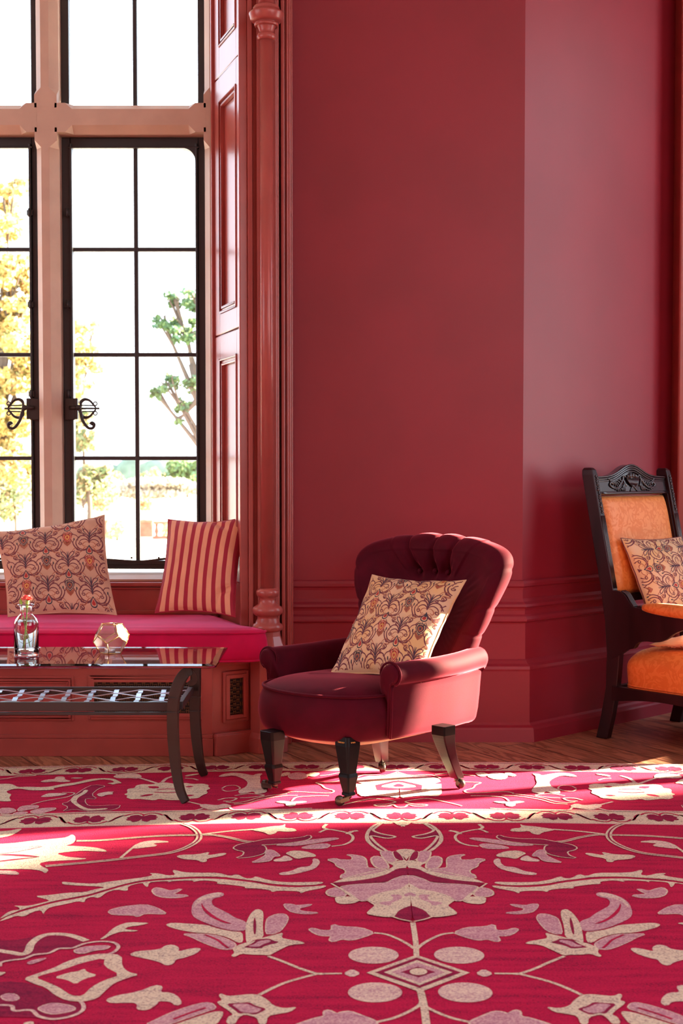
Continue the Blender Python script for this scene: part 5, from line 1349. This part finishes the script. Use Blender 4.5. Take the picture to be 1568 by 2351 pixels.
def vine_draw(scale, rot, off, tf=0):
    # scale: tile widths across the cushion
    def draw(b, pil):
        def mp(x, y, lift):
            ca, sa = math.cos(rot), math.sin(rot)
            u = (x*ca-y*sa)/scale+off[0]; v = (x*sa+y*ca)/scale+off[1]
            if not (.012 < u < .988 and .012 < v < .988): return None
            return pil.pos(u, v, 1)+pil.nrm(u, v)*(.0004+.00012*lift)
        n_ = int(scale)+3
        for i in range(-n_, n_+1):
            for j in range(-n_, n_+1):
                for half in (0, 1):
                    ox = i*PU+half*.5; oy = j*PV+half*PV/2
                    for m_, w_, pts in vine:
                        for sg in (1, -1):
                            q = [Vector((ox+sg*x, oy+y)) for x, y in pts]; run = []
                            for k_ in range(len(q)):
                                t = (q[min(k_+1, len(q)-1)]-q[max(k_-1, 0)]); t = t.normalized() if t.length > 1e-9 else Vector((1,0)); s_ = Vector((-t.y, t.x))*w_*.92*(.45+.55*math.sin(math.pi*min(1, (k_+1)/len(q))))
                                A_, B_ = mp(q[k_].x+s_.x, q[k_].y+s_.y, 1+.3*half), mp(q[k_].x-s_.x, q[k_].y-s_.y, 1+.3*half)
                                if A_ is None or B_ is None:
                                    if len(run) > 1: b.add([p for r_ in run for p in r_], [(2*a, 2*a+1, 2*a+3, 2*a+2) for a in range(len(run)-1)], m_, True)
                                    run = []
                                else: run.append((A_, B_))
                            if len(run) > 1: b.add([p for r_ in run for p in r_], [(2*a, 2*a+1, 2*a+3, 2*a+2) for a in range(len(run)-1)], m_, True)
                    for m_, lift, poly in fills+tl[(i+j+half+tf) % 2]:
                        pp = [mp(ox+x, oy+y, 1+lift) for x, y in poly]
                        if all(p is not None for p in pp):
                            c = mp(ox+sum(x for x, y in poly)/len(poly), oy+sum(y for x, y in poly)/len(poly), 1+lift)
                            if c is not None: b.add(pp+[c], [(a, (a+1) % len(pp), len(pp)) for a in range(len(pp))], m_, True)
    return draw
base_f = list(fills); fills.clear(); tulip(0,-.48,2,5); t1 = list(fills); fills.clear(); tulip(0,-.48,3,4); t2 = list(fills); fills.clear(); fills.extend(base_f)
tl = [t1, t2]
SANDM = ['fabric_sand','thread_plum','thread_red','thread_ink','thread_rust','thread_gold']
GOLDM = ['fabric_gold','thread_plum','thread_red','thread_ink','thread_rust','thread_gold']
def seatpt(x, y, Y): return P(x, y, Y)
# floral cushion on the window seat (left)
p1 = Pil([P(18,1416,5.76), P(268,1412,5.78), P(240,1182,6.00), P(-14,1222,6.00)], .052, .035, seed=2, folds=[(.86,.85,.08,.9,.012)])
f1 = pillow('scatter_cushion', 'square sand cushion with scrolling vine embroidery on the window seat behind the bottle', p1, SANDM, None, draw=vine_draw(2.42, R(-4), (.22,.47)))
seam(p1, f1, 'fabric_sand', .0025)
# striped cushion
nst = 21
def stripe_face(u, v): return 1 if int(u*nst+.0) % 2 == 0 else 0
p2 = Pil([P(356,1408,5.72), P(540,1417,5.66), P(566,1187,5.84), P(386,1192,5.95)], .056, .045, seed=5, folds=[(.70,.93,.14,-.5,.016),(.88,.22,.10,.5,.018),(.80,.12,.08,1.2,.010)])
def stripes(u, v): 
    return 1 if (int(u*17) % 2 == 0) else 0
f2 = pillow('scatter_cushion', 'red and sand striped cushion leaning at the right end of the window seat', p2, ['stripe_sand','stripe_red'], stripes, N=76)
seam(p2, f2, 'stripe_red', .003)
# cushion in the velvet chair
def cpx(px, py, f):      # point on a plane f = const of the velvet chair
    from mathutils import Vector as V_
    t0 = P(px, py, 1.0)-Vector((0,0,H)); o0 = Vector((0,0,H)); n0 = CF
    k_ = ((CO+CF*f)-o0).dot(n0)/t0.dot(n0); return o0+t0*k_
p3 = Pil([cpx(757,1550,.10), cpx(966,1566,.04), cpx(1070,1332,-.225), cpx(855,1320,-.19)], .068, .045, seed=9, folds=[(.48,.55,.5,.05,.010),(.50,.86,.10,1.1,.012)])
f3 = pillow('scatter_cushion', 'square gold cushion with scrolling vine embroidery propped in the red velvet armchair', p3, GOLDM, None, draw=vine_draw(2.45, R(5), (.28,.30), 1))
seam(p3, f3, 'fabric_gold', .0025)
# cushions in the carved chair
p4 = Pil([ow(.115,.105,.470), ow(.50,.16,.470), ow(.50,.0,.83), ow(.085,-.035,.835)], .050, .03, seed=4)
f4 = pillow('scatter_cushion', 'vine embroidered cushion standing against the orange back of the carved chair', p4, GOLDM, None, draw=vine_draw(2.2, R(92), (.35,.4)))
seam(p4, f4, 'thread_plum', .0022)
p5 = Pil([ow(.03,.14,.405), ow(.32,.22,.425), ow(.34,.44,.43), ow(.06,.40,.425)], .030, .03, seed=6)
f5 = pillow('scatter_cushion', 'crumpled vine patterned cushion lying flat on the orange seat', p5, GOLDM, None, draw=vine_draw(2.2, R(20), (.35,.4)))
for ob in (f1, f2, f3, f4, f5):
    c = sum((Vector(v) for v in ob.bound_box), Vector())/8; zmin = min(v[2] for v in ob.bound_box)
    off = Vector((c.x, c.y, zmin)); ob.data.transform(Matrix.Translation(-off)); ob.location = off
    for ch in [x for x in bpy.data.objects if x.parent == ob]: ch.location = -off
# ------------------------------------------------------------------ garden seen through the glass
GZ = -1.6
def leafm(name, cols): mat(name, cols[0], .6, island=cols)
leafm('leaf_autumn', [(.60,.38,.10,1),(.66,.48,.18,1),(.30,.32,.08,1),(.55,.28,.09,1)])
leafm('leaf_oak', [(.07,.13,.05,1),(.12,.20,.06,1),(.10,.18,.09,1)])
leafm('leaf_mixed', [(.12,.20,.07,1),(.22,.26,.10,1),(.42,.28,.14,1),(.10,.17,.08,1)])
leafm('leaf_hedge', [(.10,.20,.07,1),(.20,.30,.08,1),(.12,.22,.10,1)])
leafm('leaf_rust', [(.62,.40,.16,1),(.70,.36,.12,1),(.45,.40,.14,1)])
leafm('reed', [(.50,.42,.32,1),(.56,.48,.38,1),(.42,.36,.28,1)])
leafm('bloom', [(.75,.10,.05,1),(.85,.22,.08,1)])
mat('bark', (.10,.07,.05,1), .8, bump=.4, bscale=8); mat('meadow', (.62,.58,.42,1), .9, var=.1, vscale=.2); mat('lawn', (.45,.50,.22,1), .9, var=.15, vscale=1); mat('gravel', (.80,.74,.64,1), .9)
mat('terracotta', (.40,.16,.10,1), .8, var=.2, vscale=3); mat('stone_urn', (.62,.55,.47,1), .8, var=.1, vscale=5)
b = MB(); b.box((-140,46,GZ-.3), (70,330,GZ)); tag(b.build('meadow_ground', 'meadow'), None or 'pale sunlit meadow beyond the terrace wall', 'ground', kind='structure')
b = MB(); b.box((-40,6.8,GZ-.28), (25,46,GZ+.0)); tag(b.build('terrace_ground', 'gravel'), 'pale gravel terrace below the window', 'ground', kind='structure')
b = MB(); b.box((-4.5,9.0,.12), (1.5,9.9,.20)); 
def leaves(b, c, rad, n_, sz, rnd, mi=0, flat=.8):
    for _ in range(n_):
        while 1:
            p = Vector((rnd.uniform(-1,1), rnd.uniform(-1,1), rnd.uniform(-1,1)))
            if p.length < 1: break
        p = Vector((p.x*rad[0], p.y*rad[1], p.z*rad[2]))+Vector(c)
        a = Vector((rnd.gauss(0,1), rnd.gauss(0,1), rnd.gauss(0,1))).normalized(); b_ = a.orthogonal().normalized(); s_ = sz*rnd.uniform(.6,1.4)
        b.add([p-a*s_, p+b_*s_*.55, p+a*s_, p-b_*s_*.55], [(0,1,2,3)], mi)
def tree(name, label, base, blobs, m_, n_, sz, seed, trunk_r=.2, cat='tree', group=None):
    rnd = random.Random(seed); t = thing(name, label, cat, (0,0,0), group)
    bx = Vector(base); b = MB(); top = Vector(blobs[0][0])
    ctr = sum((Vector(c) for c, r in blobs), Vector())/len(blobs)
    mid = bx.lerp(ctr, .5)+Vector((rnd.uniform(-.3,.3), 0, 0))
    b.tube(spline([bx, mid, ctr], 6), [trunk_r*(1-.75*k/12) for k in range(13)], 8)
    for c, r in blobs:
        c = Vector(c); s0 = bx.lerp(ctr, rnd.uniform(.45,.9)); m1 = s0.lerp(c, .5)+Vector((rnd.uniform(-.4,.4), 0, rnd.uniform(-.2,.5)))*r*.6
        b.tube(spline([s0, m1, c], 5), [trunk_r*.35*(1-.8*k/10) for k in range(11)], 6)
        for _ in range(5):
            e = c+Vector((rnd.uniform(-1,1), rnd.uniform(-1,1), rnd.uniform(-.8,.8)))*r*.9; b.tube(spline([m1.lerp(c, .6), (c+e)/2+Vector((0,0,r*.1)), e], 4), [trunk_r*.10*(1-.7*k/8) for k in range(9)], 5)
    b.build('trunk', 'bark', t)
    b = MB(); vol = sum(r**2 for c, r in blobs)
    for c, r in blobs:
        k_ = max(4, int(9)); per = int(n_*r*r/vol)
        for _ in range(k_):
            cc = Vector(c)+Vector((rnd.uniform(-1,1), rnd.uniform(-1,1), rnd.uniform(-.9,.9)))*r*.72
            leaves(b, cc, (r*.42, r*.42, r*.30), per//k_, sz, rnd)
    f = b.build('foliage', m_, t, fix=False)
    settle(t, base); return t
def pxr(px, py, Y): v = P(px, py, Y); return (v.x, v.y, v.z)
# tall autumn tree at the left
Y = 36; pr = Y/FPX
blobs = [(pxr(-30,520,Y), 75*pr), (pxr(30,640,Y), 55*pr), (pxr(0,760,Y), 70*pr), (pxr(-60,900,Y), 85*pr), (pxr(40,880,Y), 60*pr), (pxr(-20,1010,Y), 75*pr), (pxr(20,1000,Y), 50*pr), (pxr(-80,680,Y), 80*pr), (pxr(20,440,Y), 40*pr), (pxr(45,700,Y), 50*pr), (pxr(50,800,Y), 55*pr), (pxr(10,930,Y), 75*pr), (pxr(60,960,Y), 45*pr), (pxr(15,600,Y), 60*pr), (pxr(30,1080,Y), 70*pr)]
tree('autumn_tree', 'tall golden leaved autumn tree seen through the left casement', (P(-20,1200,Y).x, Y, GZ), blobs, 'leaf_autumn', 26000, .085, 3, .22)
Y = 54; pr = Y/FPX
tree('maple_tree', 'autumn tree with thin golden twigs behind the left fastener of the right casement', (P(150,1200,Y).x, Y, GZ), [(pxr(175,770,Y), 45*pr), (pxr(205,830,Y), 38*pr), (pxr(160,860,Y), 40*pr), (pxr(215,745,Y), 16*pr), (pxr(185,810,Y), 40*pr), (pxr(170,900,Y), 40*pr), (pxr(165,950,Y), 34*pr)], 'leaf_autumn', 3400, .085, 5, .12)
Y = 40; pr = Y/FPX
tree('garden_tree', 'pink and green leaved tree at the left of the right casement', (P(190,1180,Y).x, Y, GZ), [(pxr(190,1020,Y), 40*pr), (pxr(215,1090,Y), 44*pr), (pxr(180,960,Y), 32*pr), (pxr(185,1110,Y), 38*pr)], 'leaf_mixed', 3600, .085, 6, .12)
# evergreen branch reaching in from the right
Y = 24; pr = Y/FPX
tree('oak_tree', 'dark green oak reaching into the right casement from beyond the jamb', (P(640,1200,Y).x, Y, GZ), [(pxr(430,760,Y), 38*pr), (pxr(455,690,Y), 36*pr), (pxr(375,740,Y), 26*pr), (pxr(400,690,Y), 22*pr), (pxr(440,880,Y), 34*pr), (pxr(385,880,Y), 28*pr), (pxr(360,905,Y), 16*pr), (pxr(420,930,Y), 20*pr), (pxr(410,965,Y), 12*pr), (pxr(560,800,Y), 90*pr), (pxr(600,950,Y), 80*pr)], 'leaf_oak', 6500, .05, 8, .22)
# far shrubs, reeds, hills
def shrub(name, label, px, pyt, pyb, wpx, Y, m_, n_, sz, seed, group=None, cat='shrub'):
    pr = Y/FPX; rnd = random.Random(seed); zt = P(px, pyt, Y).z; zb = P(px, pyb, Y).z; cx = P(px, 1100, Y).x
    t = thing(name, label, cat, (0,0,0), group); b = MB()
    for _ in range(10):
        leaves(b, (cx+rnd.uniform(-.5,.5)*wpx*pr, Y+rnd.uniform(-.5,.5)*2, zb+(zt-zb)*rnd.uniform(.2,.85)), (wpx*pr*.25, 1.0, (zt-zb)*.22), n_//10, sz, rnd)
    b.build('foliage', m_, t, fix=False)
    b = MB(); b.tube([(cx, Y, zb-.02), (cx, Y, (zb+zt)/2)], .06*Y/60, 6); b.build('stem', 'bark', t)
    settle(t, (cx, Y, zb)); return t
shrub('green_bush', 'dense green bush at the right edge of the right casement', 430, 1055, 1142, 90, 110, 'leaf_hedge', 2600, .20, 11)
shrub('golden_bush', 'golden autumn bush in the distance right of the glazing bar', 352, 1078, 1135, 50, 130, 'leaf_rust', 900, .20, 12)
shrub('golden_bush', 'small golden autumn bush in the distance left of the glazing bar', 280, 1080, 1135, 40, 130, 'leaf_rust', 800, .20, 13)
shrub('conifer', 'small dark conifer in the distance left of the glazing bar', 257, 1098, 1124, 18, 125, 'leaf_oak', 500, .16, 14)
shrub('conifer', 'small dark conifer in the distance right of the glazing bar', 333, 1080, 1120, 16, 125, 'leaf_oak', 500, .16, 15)
shrub('reed_bed', 'tall tan reeds along the far side of the meadow', 320, 1100, 1146, 300, 105, 'reed', 5200, .22, 16, cat='reeds')
shrub('flowering_bush', 'leafy green and russet bush low in the left casement', 35, 1050, 1232, 130, 50, 'leaf_mixed', 3800, .10, 17)
shrub('flowering_bush', 'tangled russet and green bush behind the floral cushion', 205, 1095, 1165, 110, 72, 'leaf_mixed', 1500, .11, 18)
b = MB()
for i in range(40):
    x = -120+i*5.2; b.sphere((x, 290, GZ+1.5), 4.5+1.5*math.sin(i*1.7), 8, sc=(1,.6,1+.25*math.sin(i*2.3)))
mat('far_wood', (.16,.22,.16,1), .9, var=.2, vscale=.4); tag(b.build('distant_woodland', 'far_wood'), 'blue green line of distant woods on the skyline', 'woodland', kind='stuff')
# terrace balustrade with piers, urns and planting
Y = 60; pr = Y/FPX
def pier(px, w_, group='terrace piers with planted urns', label='', seed=1):
    x = P(px, 1200, Y).x; t = thing('terrace_pier', label, 'pier', (x, Y, GZ)); b = MB(); hw = w_*pr/2
    b.box((-hw,-hw,0),(hw,hw,.70)); b.box((-hw-.05,-hw-.05,.70),(hw+.05,hw+.05,.80)); b.build('pier_body', 'terracotta', t)
    b = MB(); b.box((-hw-.04,-hw-.04,0),(hw+.04,hw+.04,.10)); b.build('pier_base', 'stone_urn', t)
    u = thing('planted_urn', label.replace('brick pier', 'stone urn of red flowers').replace(' on the garden terrace', ''), 'planter', (x, Y, GZ+.80)); b = MB()
    b.lathe([(.14,0),(.10,.05),(.08,.10),(.20,.20),(.27,.30),(.30,.36),(.26,.36)], n=20); b.build('urn', 'stone_urn', u)
    rnd = random.Random(seed); b = MB(); leaves(b, (0,0,.62), (.42,.42,.34), 520, .05, rnd); b.build('plant', 'leaf_hedge', u, fix=False)
    b = MB(); leaves(b, (0,-.2,.72), (.24,.24,.20), 130, .05, rnd); b.build('blooms', 'bloom', u, fix=False)
pier(232, 30, label='brick pier left of the glazing bar on the garden terrace', seed=1); pier(333, 34, label='brick pier right of the glazing bar on the garden terrace', seed=2)
def balus(x0, x1, label):
    xa, xb = P(x0, 1200, Y).x, P(x1, 1200, Y).x; t = thing('balustrade', label, 'balustrade', ((xa+xb)/2, Y, GZ)); c = (xa+xb)/2
    b = MB(); b.box((xa-c,-.12,.62),(xb-c,.12,.74)); b.box((xa-c,-.12,0),(xb-c,.12,.12)); b.build('rail', 'terracotta', t)
    x = xa-c+.12
    while x < xb-c-.05:
        b = MB(); b.lathe([(.07,.12),(.05,.18),(.095,.32),(.05,.50),(.07,.62)], c=(x,0,0), n=12); b.build('baluster', 'terracotta', t); x += .30
balus(353, 480, 'terracotta coloured balustrade running right from the right pier'); balus(100, 212, 'terracotta coloured balustrade running left from the left pier')
shrub('box_bush', 'clipped green bush standing beside the left pier', 268, 1192, 1240, 26, 58, 'leaf_hedge', 700, .06, 19)
shrub('box_bush', 'low dark green planting before the right balustrade', 385, 1205, 1238, 50, 58, 'leaf_hedge', 700, .06, 20)
b = MB(); b.box((-4.2,10.2,-.62), (.9,11.2,-.50)); hd = MB(); leaves(hd, (-1.5,9.6,-.02), (2.6,.3,.055), 3000, .022, random.Random(5))
# slender garden tree to the east that filters part of the low sun
def at_sun(c, s_): return (.947*s_-.322*c, .322*s_+.947*c)
ex, ey = at_sun(3.84, 15.0); rr_s = []
rnd_ = random.Random(21)
for i in range(9):
    z_ = 1.6+i*.62; rr_s.append(((ex+rnd_.uniform(-.15,.15), ey+rnd_.uniform(-.12,.12), z_), .62))
tree('birch_tree', 'slender garden tree east of the house filtering the low sun', (ex, ey, GZ), rr_s, 'leaf_mixed', 15000, .07, 22, .09)
# low clipped hedge right under the window
hx = MB(); hx.box((-4.2,9.3,GZ), (1.2,9.9,-.02))
hd2 = thing('low_hedge', 'clipped green hedge top just beyond the window sill', 'hedge', (-1.5,9.6,GZ))
o = hx.build('hedge_body', 'lawn', hd2); o.location = (1.5,-9.6,-GZ); o = hd.build('foliage', 'leaf_hedge', hd2, fix=False); o.location = (1.5,-9.6,-GZ)
# ------------------------------------------------------------------ daylight
w = bpy.data.worlds.new('sky'); SC.world = w; w.use_nodes = True
n = w.node_tree.nodes; l = w.node_tree.links; bg = n['Background']
tc = n.new('ShaderNodeTexCoord'); sp = n.new('ShaderNodeSeparateXYZ'); l.new(tc.outputs['Generated'], sp.inputs[0])
rp = n.new('ShaderNodeValToRGB'); rp.color_ramp.elements[0].color = (.95,.97,1,1); rp.color_ramp.elements[0].position = .0
rp.color_ramp.elements[1].color = (.66,.82,1,1); rp.color_ramp.elements[1].position = .5
l.new(sp.outputs[2], rp.inputs[0]); l.new(rp.outputs[0], bg.inputs[0]); bg.inputs[1].default_value = 5.2
sun = bpy.data.lights.new('sun', 'SUN'); so = bpy.data.objects.new('sun', sun); COL.objects.link(so)
EL = 17.0; AZ = Vector((.947, .322, 0)).normalized()
dr = Vector((AZ.x*math.cos(R(EL)), AZ.y*math.cos(R(EL)), math.sin(R(EL))))
so.rotation_euler = dr.to_track_quat('Z', 'Y').to_euler(); so.location = (6, 8, 4)
sun.energy = 85; sun.angle = R(.8); sun.color = (1, .80, .56)
SC.view_settings.view_transform = 'Standard'; SC.view_settings.look = 'None'; SC.view_settings.exposure = 0; SC.view_settings.gamma = 1
SC.view_settings.use_curve_mapping = False
SC.cycles.max_bounces = 10; SC.cycles.diffuse_bounces = 6; SC.cycles.glossy_bounces = 4; SC.cycles.transparent_max_bounces = 16; SC.cycles.transmission_bounces = 8
